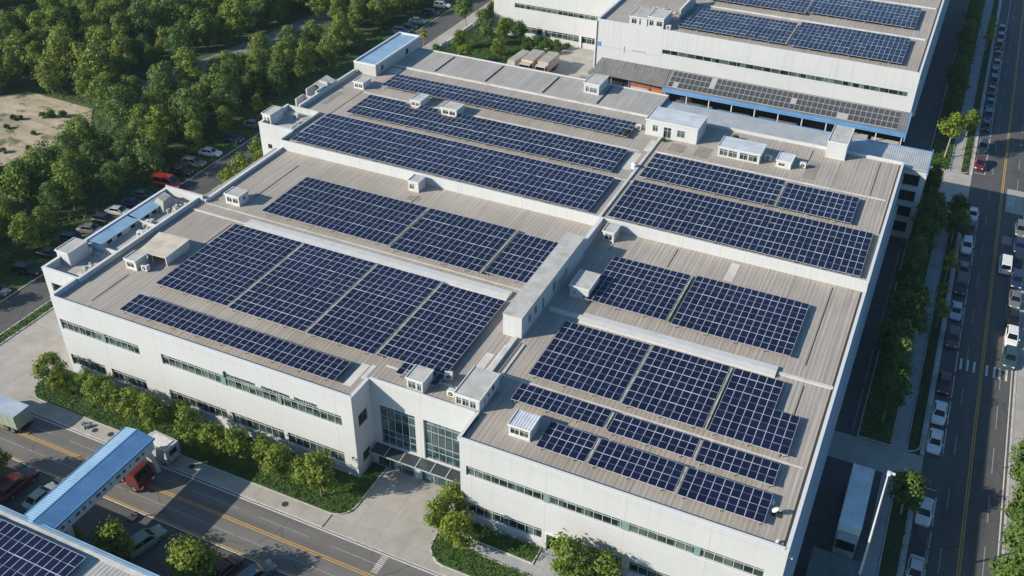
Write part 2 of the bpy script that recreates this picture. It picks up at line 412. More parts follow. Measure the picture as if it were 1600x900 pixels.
# ------------------------------------------------------------------ ground
g = MB().quad((-1800, -1200, -0.06), (1800, -1200, -0.06), (1800, 2600, -0.06), (-1800, 2600, -0.06))
struct('ground', g, M['ground'])
sheet('forest_floor', [(-260, -28.6, -60, 330)], -0.05, M['soil'])
b = MB().prism([(-126, 83), (-103, 92), (-98, 108), (-124, 110)], -0.05, -0.03); struct('glade_grass', b, M['grass'])
sheet('front_road', [(-260, 320, -16.2, -8.95)], 0.0, M['asphalt'])
sheet('roadside_parking', [(-260, 110.7, -26.6, -16.5)], -0.004, M['asphalt_dk'])
sheet('street', [(110.75, 120.7, -260, -16.2), (110.75, 120.7, -8.95, 520)], 0.004, M['asphalt_st'])
sheet('forecourt', [(46.5, 64.5, -8.78, 4.0)], 0.012, M['paving'])
sheet('side_yard', [(-14.0, 0.0, -8.7, 70)], 0.008, M['paving2'])
sheet('access_lane', [(-22.5, -16.0, -8.7, 260)], 0.008, M['asphalt_st'])
sheet('parking_grass', [(-28.6, -22.65, -8.0, 240)], 0.0, M['grass'])
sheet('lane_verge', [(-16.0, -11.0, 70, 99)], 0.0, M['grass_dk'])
sheet('alley', [(98.6, 102.2, 34.4, 106.5), (97, 102.2, 118.5, 300)], 0.008, M['asphalt_dk'])
sheet('driveway', [(98.6, 110.75, 29.2, 34.4), (98.6, 110.75, 106.5, 118.5)], 0.010, M['paving2'])
sheet('truck_yard', [(98.6, 106.2, -8.5, 29.2)], 0.006, M['asphalt_dk'])
sheet('courtyard', [(8.4, 30.4, 99, 146), (30.4, 98.4, 99.0, 125)], 0.008, M['paving2'])
sheet('garden_lawn', [(-10.6, 8.3, 99.5, 146)], 0.02, M['grass'])
sheet('garden_drive', [(-16, -10.8, 99, 260)], 0.006, M['paving2'])
b = MB().prism([(-58.5, 37.5), (-53.8, 58.3), (-61.3, 66.9), (-80.5, 67.5), (-90, 56), (-85, 34), (-70, 22)], -0.045, 0.03)
struct('sand_lot', b, M['sand'])
b = MB()
for i in range(22):
    y0 = 70 + i * 4; f = lambda y: -58.5 + (y - 80) * 0.16
    b.quad((f(y0) - 3.2, y0, -.02), (f(y0) + 3.2, y0, -.02), (f(y0 + 4) + 3.2, y0 + 4, -.02), (f(y0 + 4) - 3.2, y0 + 4, -.02))
struct('dirt_road', b, M['dirt_road'])

def bed(name, pts, m, h=0.14, kw=0.16):
    """planted bed: kerb ring and soil/turf top"""
    k = len(pts); c = (sum(p[0] for p in pts) / k, sum(p[1] for p in pts) / k)
    inner = []
    for i in range(k):
        p0, p1, p2 = Vector(pts[i - 1]), Vector(pts[i]), Vector(pts[(i + 1) % k])
        e1 = (p1 - p0).normalized(); e2 = (p2 - p1).normalized(); n1 = Vector((-e1.y, e1.x)); n2 = Vector((-e2.y, e2.x))
        nn = (n1 + n2).normalized(); q = p1 + nn * kw / max(0.4, nn.dot(n1)); inner.append((q.x, q.y))
    b = MB()
    for i in range(k):
        j = (i + 1) % k
        b.quad((*pts[i], 0.0), (*pts[j], 0.0), (*pts[j], h), (*pts[i], h))
        b.quad((*pts[i], h), (*pts[j], h), (*inner[j], h), (*inner[i], h))
    struct(name.replace('bed', 'kerb') if 'bed' in name else name + '_kerb', b, M['kerb'])
    struct(name, MB().prism(inner, -0.03, h - 0.03), m)

def arc(cx, cy, r, a0, a1, n=7): return [(cx + r * math.cos(math.radians(a0 + (a1 - a0) * i / n)), cy + r * math.sin(math.radians(a0 + (a1 - a0) * i / n))) for i in range(n + 1)]
FRONTBED = [(-2.6, -0.02)] + arc(1.0, -3.1, 3.6, 180, 262, 7) + [(14, -6.75), (47.4, -6.75)] + arc(47.2, -4.3, 2.4, -80, 0, 6) + [(49.6, 2.95), (47.25, 2.95), (47.25, -0.02)]
bed('planting_bed', FRONTBED, M['grass'])
RBED1 = [(60.3, -3.4)] + arc(63.6, -4.6, 3.3, 175, 262, 7) + [(77.0, -7.85), (77.0, -4.9), (64.5, -4.4), (62.2, -3.2)]
RBED2 = [(60.3, -3.1), (62.6, -2.3), (64.8, -3.0), (72.3, -3.2), (72.3, -0.55), (61.6, -0.55), (61.6, 2.8), (60.3, 2.8)]
bed('planting_bed', RBED1, M['grass']); bed('planting_bed', RBED2, M['grass'])
sheet('footpath', [(62.4, 80, -4.75, -3.15), (72.4, 76.7, -3.15, -0.55)], 0.02, M['path'])
bed('planting_bed', [(76.9, -3.0), (98.4, -3.0), (98.4, -0.6), (76.9, -0.6)], M['grass'])
bed('planting_bed', [(80.3, -7.8), (98.0, -7.8), (98.0, -4.9), (80.3, -4.9)], M['grass'])
b = MB(); b.box(-260, -16.0, -8.8, -6.9, -.05, .10); b.box(-2.0, 47.6, -8.78, -6.76, -.05, .10); struct('pavement', b, M['paving'])
b = MB(); b.box(63.2, 110.7, -8.78, -7.88, -.05, .10); struct('pavement', b, M['paving'])
b = MB(); b.box(-2.0, 47.6, -8.95, -8.78, -.05, .13); b.box(63.2, 110.6, -8.95, -8.78, -.05, .13); b.box(47.6, 63.2, -8.95, -8.78, -.05, .03); struct('kerb', b, M['kerb'])
# east side strips
bed('planting_strip', [(102.3, 34.5), (106.7, 34.5), (106.7, 106.4), (102.3, 106.4)], M['soil'])
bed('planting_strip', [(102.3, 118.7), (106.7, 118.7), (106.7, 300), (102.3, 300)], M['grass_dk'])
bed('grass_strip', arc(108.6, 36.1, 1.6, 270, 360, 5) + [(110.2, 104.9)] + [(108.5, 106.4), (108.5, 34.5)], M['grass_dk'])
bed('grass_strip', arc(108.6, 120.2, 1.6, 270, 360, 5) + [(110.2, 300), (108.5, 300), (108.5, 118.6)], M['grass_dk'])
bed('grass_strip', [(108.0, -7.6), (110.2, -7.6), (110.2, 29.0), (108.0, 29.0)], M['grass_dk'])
sheet('footpath', [(106.75, 108.45, 34.4, 106.5), (106.75, 108.45, 118.5, 300), (106.3, 107.95, -8.5, 29.2)], 0.03, M['path'])
b = MB()
for y0, y1 in ((34.6, 106.3), (118.7, 300), (-8.6, 29.0)): b.box(110.25, 110.75, y0, y1, -.05, .12)
struct('kerb', b, M['kerb'])
b = MB(); b.box(120.72, 121.0, -260, 520, -.05, .13); struct('kerb', b, M['kerb'])
sheet('pavement', [(121.0, 127.0, -260, 520)], 0.09, M['paving2'])
sheet('grass_verge', [(127.0, 140.0, -260, 520)], 0.05, M['grass'])
b = MB(); b.box(-16.0, -15.8, -8.0, 70, -.05, .14); b.box(-14.2, -14.0, -8.0, 70, -.05, .14); b.box(-22.65, -22.5, -8, 240, -.05, .10); struct('kerb', b, M['kerb'])
sheet('hedge_soil', [(-15.8, -14.2, -8, 70)], 0.08, M['grass'])

# markings
def dashes(b, axis, c, w, a0, a1, on, off, z):
    t = a0
    while t < a1:
        e = min(t + on, a1)
        if axis == 'x': b.quad((t, c - w / 2, z), (e, c - w / 2, z), (e, c + w / 2, z), (t, c + w / 2, z))
        else: b.quad((c - w / 2, t, z), (c + w / 2, t, z), (c + w / 2, e, z), (c - w / 2, e, z))
        t += on + off
b = MB()
for y in (-12.28, -12.58, -16.05): dashes(b, 'x', y, .14, -260, 109, 400, 1, .006)
for x in (116.25, 116.52): dashes(b, 'y', x, .13, -260, 520, 900, 1, .010)
dashes(b, 'y', -7.5, .12, 0, 40, 100, 1, .014)
struct('road_marking_yellow', b, M['paint_y'])
b = MB(); dashes(b, 'x', -9.2, .16, -14, 109, 400, 1, .006); dashes(b, 'x', -16.3, .13, -260, 109, 400, 1, .006)
dashes(b, 'y', 120.35, .15, -260, 520, 900, 1, .010)
for y0, y1 in ((36, 104.5), (120, 300), (-8, 28.5)): dashes(b, 'y', 112.95, .12, y0, y1, 5.2, .9, .010)
for y0 in (35.6, 105, 120, 28.8): dashes(b, 'x', y0, .12, 110.9, 112.9, 3, 1, .011)
for i in range(12):                                      # crosswalks
    y = -11.9 + i * 0.24; b.quad((56.15, y, .007), (57.0, y, .007), (57.0, y + .11, .007), (56.15, y + .11, .007))
for x in (113.4, 114.3, 115.2, 116.9, 117.9, 118.6, 119.5):
    b.quad((x, 55.3, .012), (x + .3, 55.3, .012), (x + .3, 58.0, .012), (x, 58.0, .012))
struct('road_marking_white', b, M['paint_w'])
b = MB(); dashes(b, 'x', -10.75, .12, -60, 109, 7, 3, .006); dashes(b, 'x', -14.2, .12, -60, 109, 16, .6, .006)
dashes(b, 'y', 114.3, .12, -100, 400, 4, 6.5, .010); dashes(b, 'y', 118.9, .12, -100, 400, 5, 4, .010)
dashes(b, 'y', 101.6, .14, 36, 106, 9, 1.2, .012)
for x0, x1, y0, y1 in ((117.3, 119.3, 88, 91), (117.2, 118.8, 94.5, 97.5)): b.quad((x0, y0, .011), (x1, y0, .011), (x1, y1, .011), (x0, y1, .011))
for i in range(9): dashes(b, 'x', 3.0 + i * 2.6, .12, -13.6, -9.4, 9, 1, .014)
struct('road_marking_worn', b, M['paint_f'])
# painted word on the carriageway by the junction
cu = bpy.data.curves.new('road_lettering', 'FONT'); cu.body = 'SLE'; cu.size = 2.1; cu.align_x = 'CENTER'; cu.extrude = 0.002
tmp = bpy.data.objects.new('tmp', cu); COL.objects.link(tmp)
me = bpy.data.meshes.new_from_object(tmp.evaluated_get(bpy.context.evaluated_depsgraph_get())); bpy.data.objects.remove(tmp)
o = bpy.data.objects.new('road_lettering', me); COL.objects.link(o); o.location = (118.6, 111.2, .014); o.rotation_euler = (0, 0, math.pi / 2); o.scale = (1.25, .8, 1)
me.materials.append(M['paint_w']); o['kind'] = 'structure'
sheet('road_patch', [(117.2, 120.2, 106.5, 116.0)], 0.0075, M['paving2'])

# ------------------------------------------------------------------ factory in front
ZL, ZH, TL, TH = 12.5, 13.75, 13.0, 14.25
ZF_ = 15.2
F = thing('factory_building', 'large white two-storey factory with stepped grey roof filling the middle of the view', 'factory', (49, 25, 0))
fw = ((0, 0), (1, 0)); rw = ((61.8, -0.5), (1, 0)); sw = ((47.2, 0), (0, 1)); rc = ((47.2, 4.0), (1, 0))
UP, LO = (7.72, 9.45), (1.55, 3.38)
HL = [(0.5, 14.15, *UP), (17.9, 45.5, *UP), (0.5, 6.7, *LO), (7.85, 13.9, *LO), (17.9, 27.3, *LO), (28.2, 36.3, *LO), (36.9, 45.3, *LO)]
HR = [(0.75, 34.95, UP[0] - .1, UP[1] - .35), (0.85, 10.35, LO[0] - .1, LO[1] - .25), (14.95, 20.0, LO[0] - .1, LO[1] - .25), (20.9, 34.8, LO[0] - .1, LO[1] - .25), (10.95, 14.75, 0.05, 2.7)]
HS = [(1.05, 3.0, 7.45, 9.3), (1.25, 2.95, 1.4, 3.0)]
HC = [(1.05, 6.1, 2.75, 9.2), (7.25, 13.9, 2.75, 9.2)]
w = MB()
wall_sheet(w, *fw, 47.2, 0, TL - .08, HL); wall_sheet(w, *rw, 36.8, 0, TL - .08, HR)
wall_sheet(w, *sw, 4.0, 0, TL - .08, HS); wall_sheet(w, *rc, 14.6, 0, TL - .08, HC)
wall_sheet(w, (61.8, 4.0), (0, -1), 4.5, 0, TL - .08, [])
wall_sheet(w, (98.6, -0.5), (0, 1), 50.1, 0, TL - .08, [(3 + 6 * i, 7 + 6 * i, 7.6, 9.2) for i in range(7)] + [(3 + 6 * i, 7 + 6 * i, 1.5, 3.2) for i in range(4)])
wall_sheet(w, (98.6, 49.6), (0, 1), 38.9, 0, TH - .08, [(3 + 6 * i, 7 + 6 * i, 7.6, 9.2) for i in range(6)])
wall_sheet(w, (98.6, 88.5), (-1, 0), 97, 0, TH - .6, [])
wall_sheet(w, (1.4, 49.6), (1, 0), 97.2, ZL, TH - .08, [])                    # step between low and high roof
wall_sheet(w, (1.5, 49.6), (0, -1), 20.1, 0, TL - .08, [(2 + 4.5 * i, 5 + 4.5 * i, 7.6, 9.2) for i in range(4)])
wall_sheet(w, (0.0, 4.5), (0, -1), 4.5, 0, TL - .08, [])
wall_sheet(w, (-3.5, 98), (0, -1), 36, 0, TH - .08, [(2 + 4.5 * i, 5 + 4.5 * i, 7.6, 9.2) for i in range(7)])
wall_sheet(w, (-3.5, 62), (1, 0), 5.2, 0, 13.7, [])
wall_sheet(w, (55, 97.95), (-1, 0), 58.5, 0, 13.5, [])
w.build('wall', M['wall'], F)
inner = MB(); inner.box(98.0, 98.35, -0.2, 88.2, 0, 6)                        # dark sheet stands in for shade, keeps the openings on this side dark
inner.build('inner_shade_sheet', M['dark'], F)
r = MB(); q = lambda x0, x1, y0, y1, z: r.quad((x0, y0, z), (x1, y0, z), (x1, y1, z), (x0, y1, z))
q(0.2, 47.2, 0.3, 49.6, ZL); q(47.2, 61.8, 4.3, 49.6, ZL); q(61.8, 98.3, -0.2, 49.6, ZL)
RL = r.build('roof', M['roof'], F)
r = MB(); q(1.4, 98.3, 49.85, 88.3, ZH); q(-3.3, 1.4, 62.0, 88.3, ZH)
RH = r.build('roof', M['roof'], F)
r = MB(); q(-3.3, 55.0, 88.3, 97.9, ZH - .12)
RB = r.build('roof', M['roof_b'], F)
M['patch_lite'] = m_speck('new_roof_sheet', (0.58, 0.56, 0.52), 0.5, 0.35); M['patch_dark'] = m_speck('old_roof_sheet', (0.27, 0.245, 0.215), 0.6, 0.35)
for k, (x0, x1, y0, y1, hi) in enumerate([(44.6, 45.7, 2.2, 6.6, 1), (45.9, 46.5, 4.1, 6.9, 1), (58.9, 59.3, 11.3, 17.5, 1), (57.5, 58.6, 12.0, 15.2, 1), (50.2, 51.4, 6.2, 7.2, 0), (56.2, 57.2, 8.2, 9.8, 0), (4.2, 4.9, 15, 19, 0), (61.4, 62.2, 2.0, 9.0, 0), (29.0, 31.2, 44.2, 45.6, 0), (80.1, 81.3, 44.0, 48.8, 1)]):
    b = MB(); b.box(x0, x1, y0, y1, ZL + .004, ZL + .022); b.build('roof_patch', M['patch_lite' if hi else 'patch_dark'], RL)
for k, (x0, x1, y0, y1, hi) in enumerate([(56.6, 58.2, 66.5, 73.0, 1), (58.0, 58.8, 74.2, 78.6, 1), (61.5, 64.2, 76.2, 79.2, 0), (66.0, 68.6, 76.0, 80.0, 0), (84.2, 86.0, 76.5, 83.0, 0), (-1.5, -.4, 66, 72, 0), (2.0, 4.2, 84.0, 86.4, 1)]):
    b = MB(); b.box(x0, x1, y0, y1, ZH + .004, ZH + .022); b.build('roof_patch', M['patch_lite' if hi else 'patch_dark'], RH)
# parapets with copings
def para(mb, cp, x0, x1, y0, y1, z0, z1):
    mb.box(x0, x1, y0, y1, z0, z1 - .08); cp.box(x0 - .05, x1 + .05, y0 - .05, y1 + .05, z1 - .078, z1)
pm, cp = MB(), MB()
for a in [(0.02, 47.15, 0.02, 0.3, ZL, TL), (46.9, 47.18, 0.32, 4.0, ZL, TL), (47.22, 61.5, 4.02, 4.3, ZL, TL), (61.52, 61.8, -0.45, 4.3, ZL, TL), (61.85, 98.25, -0.48, -0.2, ZL, TL),
          (98.27, 98.58, -0.48, 49.5, ZL, TL), (98.27, 98.58, 49.65, 88.45, ZH, TH), (1.45, 98.2, 49.62, 49.84, ZL, TH),
          (0.02, 0.35, 0.33, 4.5, ZL, TL + .25), (0.3, 0.62, 4.55, 29.4, ZL - .6, TL + .25), (1.52, 1.85, 29.5, 49.55, ZL, TL + .05),
          (1.2, 1.5, 49.9, 53.4, ZH - .5, TH + .1), (-3.48, -3.2, 62.2, 80.9, ZH - .2, TH + .35), (1.65, 54.9, 97.75, 97.98, ZH - .3, ZH + .05),
          (65.2, 98.2, 88.25, 88.48, ZH, TH), (55.05, 65.2, 88.25, 88.48, ZH, TH - .25)]: para(pm, cp, *a)
pp = pm.build('parapet', M['wall_plain'], F); cp.build('coping', M['coping'], pp)
pj = MB()
for y in (6.4, 8.9, 13.2, 19.4, 24.6, 28.6): pj.box(0.625, 0.66, y, y + .16, ZL + .01, TL + .2)
for y in (33.5, 38.4, 43.2, 47.4): pj.box(1.855, 1.89, y, y + .16, ZL + .01, TL)
pj.build('joint_cover', M['frame'], pp)
# right and front gutters lie dark inside the parapets
gt = MB()
for a in [(97.9, 98.2, 0.2, 49.3, ZL + .01, ZL + .06), (97.95, 98.2, 64.0, 88.0, ZH + .01, ZH + .05), (0.8, 46.7, 0.34, 0.6, ZL + .01, ZL + .05), (62.2, 97.8, -0.16, 0.12, ZL + .01, ZL + .05)]: gt.box(*a)
gt.build('gutter', M['gutter'], F)
# ridge ventilators, battens and flashings on the low roof
def vent(x0, x1, yc):
    b = MB(); prof = [(yc - 1.05, ZL + .02), (yc - 1.0, ZL + .30), (yc - .1, ZL + .40), (yc + .95, ZL + .36), (yc + 1.05, ZL + .02)]
    for (ya, za), (yb, zb) in zip(prof, prof[1:]): b.quad((x0, ya, za), (x1, ya, za), (x1, yb, zb), (x0, yb, zb))
    b.poly([(x0, y, z) for y, z in reversed(prof)]); b.poly([(x1, y, z) for y, z in prof])
    return b.build('ridge_vent', M['vent'], RL)
vent(11.6, 55.0, 27.2); vent(65.6, 91.3, 27.0)
fl = MB()
fl.box(0.9, 11.4, 26.95, 27.25, ZL, ZL + .12); fl.box(91.4, 98.1, 26.8, 27.3, ZL, ZL + .16); fl.box(60.9, 65.5, 26.6, 27.5, ZL, ZL + .2)
fl.box(58.6, 61.4, 10.6, 11.0, ZL, ZL + .14); fl.box(47.5, 58.0, 7.35, 7.6, ZL, ZL + .10); fl.box(60.6, 97.6, 11.95, 12.2, ZL, ZL + .05)
fl.box(59.3, 59.9, 11.2, 19.2, ZL, ZL + .35); fl.box(61.0, 61.25, 11.2, 18.6, ZL, ZL + .14)
fl.box(2.0, 58.9, 29.35, 29.55, ZL, ZL + .05)
fl.build('flashing', M['flash'], RL)
fl = MB()
fl.box(58.9, 59.4, 50.2, 80.0, ZH, ZH + .22); fl.box(-3.0, 56.0, 87.1, 87.6, ZH, ZH + .22); fl.box(3.0, 97.5, 62.9, 63.2, ZH, ZH + .06); fl.box(60.0, 97.6, 74.6, 74.9, ZH, ZH + .1)
fl.box(3.0, 57.5, 73.6, 73.9, ZH, ZH + .06)
fl.build('flashing', M['flash'], RH)
for a in [(94.2, 94.29, 30, 48.8), (60.6, 60.69, 9, 18.8), (94.8, 94.9, 12.7, 26), (61.3, 61.4, 0.5, 10.5), (7.5, 7.58, 34, 46), (5.1, 5.18, 2, 9), (9.4, 9.48, 19, 26), (63, 63.08, 44, 46), (72, 72.08, 43.5, 49), (30.4, 30.48, 43.5, 46)]:
    b = MB(); b.box(*a, ZL, ZL + .05); b.build('conduit', M['gutter'], RL)
for x0, y0, y1 in ((95.0, 75, 87.5), (10, 88.6, 97), (21, 88.6, 97), (33, 88.6, 97), (44, 88.6, 97), (2.6, 63, 74), (84, 83, 87)):
    b = MB(); b.box(x0, x0 + .08, y0, y1, ZH - .1, ZH + .05); b.build('conduit', M['gutter'], RH)
lg = MB(); lg.box(98.62, 99.1, -0.2, 88.4, 11.55, 11.75); lg.build('ledge', M['wall_plain'], F)
lg = MB(); lg.box(98.62, 99.5, -0.2, 88.4, 6.0, 6.25); lg.build('ledge', M['wall_plain'], F)
# windows
for i, h in enumerate(HL):
    ex = [(7.55, 8.25)] if i == 0 else [(27.3, 28.1), (36.2, 36.6)] if i == 1 else []
    window(F, *fw, h, extra=ex)
for i, h in enumerate(HR[:4]):
    ex = [(10.35, 11.05), (19.55, 20.4), (27.6, 28.3)] if i == 0 else [(29.0 - 1.3, 28.4)] if i == 3 else []
    window(F, *rw, h, extra=ex)
for h in HS: window(F, *sw, h, glass='glass_y', frame='frame_dark', sill=False, transom=None)
for h in HC: window(F, *rc, h, depth=.3, pitch=0.92, glass='curtain', frame='frame', sill=False, rows=[8.55, 7.35, 5.2, 4.2])
sh = MB()
for i in range(7): sh.box(98.28, 98.34, 2.6 + 6 * i, 6.5 + 6 * i, 7.62, 9.18)
sh.build('side_glazing', M['glass_y'], F)
# service door with lintel, right wing
d = MB(); d.box(61.8 + 10.95, 61.8 + 14.75, 1.4, 1.5, 0.02, 2.7); d.box(61.8 + 10.9, 61.8 + 10.96, -.2, 1.45, .02, 2.7); d.box(61.8 + 14.74, 61.8 + 14.8, -.2, 1.45, .02, 2.7)
dr = d.build('door', M['wall_grey'], F)
d = MB(); d.box(74.5, 74.62, 0.9, 1.38, 0.02, 2.6); d.build('door_post', M['frame_dark'], dr)
d = MB(); d.box(72.6, 76.75, -0.62, -0.505, 2.72, 2.95); d.build('lintel', M['coping'], F)
# entrance: glazed vestibule, pillars, glass canopy
e = MB(); e.box(48.3, 53.5, 3.0, 3.98, 0.02, 2.1); e.box(54.5, 60.0, 3.0, 3.98, 0.02, 2.1)
en = e.build('entrance_door', M['curtain'], F)
e = MB()
for x in (48.25, 49.9, 51.6, 53.45, 54.45, 56.2, 58.0, 59.9): e.box(x, x + .09, 2.92, 2.985, 0.02, 2.15)
e.box(48.34, 53.45, 2.93, 2.98, 2.02, 2.12); e.box(54.54, 59.9, 2.93, 2.98, 2.02, 2.12)
e.build('frame', M['frame'], en)
e = MB(); e.box(47.3, 48.2, 3.0, 3.97, .02, 2.2); e.box(53.6, 54.4, 2.9, 3.97, .02, 2.2); e.build('pillar', M['wall_plain'], F)
e = MB(); e.hexa([(47.4, 2.35, 2.40), (60.2, 2.35, 2.40), (60.2, 3.97, 2.60), (47.4, 3.97, 2.60)], [(47.4, 2.35, 2.46), (60.2, 2.35, 2.46), (60.2, 3.97, 2.66), (47.4, 3.97, 2.66)])
ca = e.build('canopy', M['canopy_glass'], F)
e = MB(); e.box(47.35, 60.25, 2.26, 2.34, 2.36, 2.48)
for x in (47.4, 49.5, 51.7, 53.9, 56, 58.1, 60.1): e.hexa([(x, 2.36, 2.465), (x + .1, 2.36, 2.465), (x + .1, 3.95, 2.665), (x, 3.95, 2.665)], [(x, 2.36, 2.53), (x + .1, 2.36, 2.53), (x + .1, 3.95, 2.73), (x, 3.95, 2.73)])
e.build('beam', M['frame'], ca)
# raised dark lettering over the long window: three groups of glyph strokes, too small to read
lt = MB(); x = 28.6
while x < 42.2:
    if not (32.9 < x < 33.6 or 38.0 < x < 38.6):
        z0, hh, ww = 9.62, rnd.uniform(.30, .40), rnd.uniform(.13, .20)
        lt.box(x, x + .055, -.10, -.01, z0, z0 + hh)
        k = rnd.randrange(4)
        if k != 1: lt.box(x + .056, x + ww, -.10, -.01, z0 + hh - .06, z0 + hh)
        if k != 2: lt.box(x + .056, x + ww, -.10, -.01, z0, z0 + .06)
        if k > 1: lt.box(x + ww - .055, x + ww, -.099, -.011, z0 + .062, z0 + hh - .062)
        if k in (0, 3): lt.box(x + .056, x + ww - .06, -.10, -.01, z0 + hh * .45, z0 + hh * .45 + .06)
    x += rnd.uniform(.26, .36)
lt.box(28.2, 28.3, -.25, -.02, 9.4, 10.3)
lt.build('sign_lettering', M['letters'], F)
# firewall room in the middle of the roof
fr_ = MB(); wall_sheet(fr_, (57.7, 19.5), (1, 0), 2.6, ZL, 15.75, [])
wall_sheet(fr_, (60.3, 19.5), (0, 1), 21.6, ZL, 15.75, [(2.2, 3.0, 13.6, 14.8), (4.1, 4.9, 13.6, 14.8), (6.6, 7.2, 12.7, 14.6), (10.2, 11.0, 13.4, 14.9), (14.5, 15, 13.4, 14.6)])
wall_sheet(fr_, (57.7, 41.1), (0, -1), 21.6, ZL, 15.75, []); wall_sheet(fr_, (60.3, 41.1), (-1, 0), 2.6, ZL, 15.75, [])
FW = fr_.build('firewall_room', M['wall_plain'], F)
r = MB(); r.box(57.62, 60.38, 19.42, 41.18, 15.752, 15.86); r.build('roof_slab', M['slab'], FW)
r = MB(); r.box(59.9, 60.0, 20.0, 40.5, ZL, 15.5); r.build('window', M['dark'], FW)
r = MB(); r.box(59.6, 60.05, 41.2, 49.58, ZL, TH); r.build('firewall', M['wall_plain'], F)
r = MB(); r.box(59.55, 60.1, 41.2, 49.58, TH + .002, TH + .07); r.build('firewall_coping', M['coping'], F)
# annex with terraces on the west side
AX = thing('annex_building', 'white side annex with open roof terraces along the left wall of the factory', 'annex', (-3, 17, 0))
w = MB(); wall_sheet(w, (-6.2, 4.5), (1, 0), 6.2, 0, 13.1, [(1.0, 3.4, 9.4, 10.9), (1.0, 4.5, 2, 4)]); wall_sheet(w, (-6.2, 29.8), (0, -1), 25.3, 0, 13.1, [(2 + 3.8 * i, 4.5 + 3.8 * i, 7.5, 9.2) for i in range(6)])
wall_sheet(w, (1.4, 29.8), (-1, 0), 7.6, 0, 13.6, [])
w.box(-6.15, -5.85, 4.8, 29.5, 11.9, 13.1); w.box(-5.8, 0.28, 4.55, 4.8, 11.9, 13.1); w.box(-5.8, 0.28, 12.3, 12.55, 11.9, 12.9); w.box(-5.8, 0.2, 20.6, 20.8, 11.9, 12.75); w.box(-5.8, 1.4, 29.4, 29.75, 11.9, 13.6)
w.build('wall', M['wall_plain'], AX)
r = MB(); r.quad((-5.85, 4.8, 11.9), (0.3, 4.8, 11.9), (0.3, 29.4, 11.9), (-5.85, 29.4, 11.9)); r.build('terrace', M['terrace'], AX)
r = MB(); r.box(-6.25, -5.8, 4.45, 29.85, 13.102, 13.18); r.box(-5.79, 0.35, 4.45, 4.85, 13.102, 13.18); r.build('coping', M['coping'], AX)
for y0, y1 in ((12.7, 16.4), (16.5, 20.5), (20.9, 24.6), (24.7, 28.4)):
    r = MB(); r.hexa([(-5.85, y0, 13.0), (-3.6, y0, 12.75), (-3.6, y1, 12.75), (-5.85, y1, 13.0)], [(-5.85, y0, 13.06), (-3.5, y0, 12.81), (-3.5, y1, 12.81), (-5.85, y1, 13.06)])
    r.build('lean_to_roof', M['blue_lite'], AX)
r = MB(); wall_sheet(r, (-3.8, 28.4), (0, -1), 15.7, 11.9, 12.72, [])
r.box(-3.85, -3.7, 12.7, 28.3, 11.9, 12.74); lw = r.build('lean_to_wall', M['wall_grey'], AX)
r = MB()
for y in (14.2, 16.2, 19.0, 22.0, 23.6, 26.2): r.box(-3.69, -3.66, y, y + .9, 12.05, 12.6)
r.build('window', M['dark'], lw)
# stair head on the annex corner
def roof_shed(label, x0, x1, y0, y1, z, h, roofm='slab', wallm='acmetal', over=.12, front='glass', name='roof_shed', group=None, pitch=None, holes=None, cat='shed', sideh=None):
    t = thing(name, label, cat, ((x0 + x1) / 2, (y0 + y1) / 2, z), 0, group)
    L, D = x1 - x0, y1 - y0
    hs = holes if holes is not None else [(L * .12, L * .46, z + h * .28, z + h * .82), (L * .54, L * .9, z + h * .28, z + h * .82)]
    b = MB(); wall_sheet(b, (x0, y0), (1, 0), L, z, z + h, hs, .12)
    side = sideh or []
    wall_sheet(b, (x1, y0), (0, 1), D, z, z + h, side, .12); wall_sheet(b, (x1, y1), (-1, 0), L, z, z + h, [], .1); wall_sheet(b, (x0, y1), (0, -1), D, z, z + h, [], .1)
    wl = b.build('wall', M[wallm], t)
    b = MB(); dz = pitch or 0
    lo = [(x0 - over, y0 - over, z + h + .003), (x1 + over, y0 - over, z + h + .003), (x1 + over, y1 + over, z + h + .003 + dz), (x0 - over, y1 + over, z + h + .003 + dz)]
    b.hexa(lo, [(a, c, d + .14) for a, c, d in lo]); rf = b.build('roof', M[roofm], t)
    b = MB()
    k = .09
    b.box(x0 - over, x1 + over, y0 - over - .03, y0 - over + k, z + h + .05, z + h + .26); b.box(x1 + over - k, x1 + over + .03, y0 - over + k + .001, y1 + over - .12, z + h + .05 + dz * .5, z + h + .25 + dz * .5)
    b.box(x0 - over - .03, x0 - over + k, y0 - over + k + .001, y1 + over - .12, z + h + .05 + dz * .5, z + h + .25 + dz * .5)
    b.build('roof_edge', M['coping'], rf)
    for a, c, d, e in hs:
        b = MB(); b.box(x0 + a, x0 + c, y0 + .1, y0 + .13, d, e); wd = b.build('window', M[front], t)
        b = MB(); m_ = (a + c) / 2
        b.box(x0 + m_ - .03, x0 + m_ + .03, y0 + .05, y0 + .098, d, e); b.box(x0 + a, x0 + m_ - .032, y0 + .05, y0 + .098, e - (e - d) * .3, e - (e - d) * .3 + .05); b.box(x0 + m_ + .032, x0 + c, y0 + .05, y0 + .098, e - (e - d) * .3, e - (e - d) * .3 + .05)
        b.build('frame', M['frame'], wd)
    for a, c, d, e in side:
        b = MB(); b.box(x1 - .13, x1 - .1, y0 + a, y0 + c, d, e); b.build('window', M['dark'], t)
    # feet/skirt: a dark strip of upstand round the base
    b = MB(); b.box(x0 - .06, x1 + .06, y0 - .06, y0 - .005, z, z + .14); b.box(x1 + .005, x1 + .06, y0 - .004, y1 + .06, z, z + .14); b.build('upstand', M['flash'], t)
    return t
G1 = 'small plant sheds on the roof'
roof_shed('small plant shed near the left parapet of the lower roof', 4.7, 7.3, 30.8, 33.2, ZL, 1.55, group=G1, sideh=[(1.0, 1.5, ZL + .7, ZL + 1.15)])
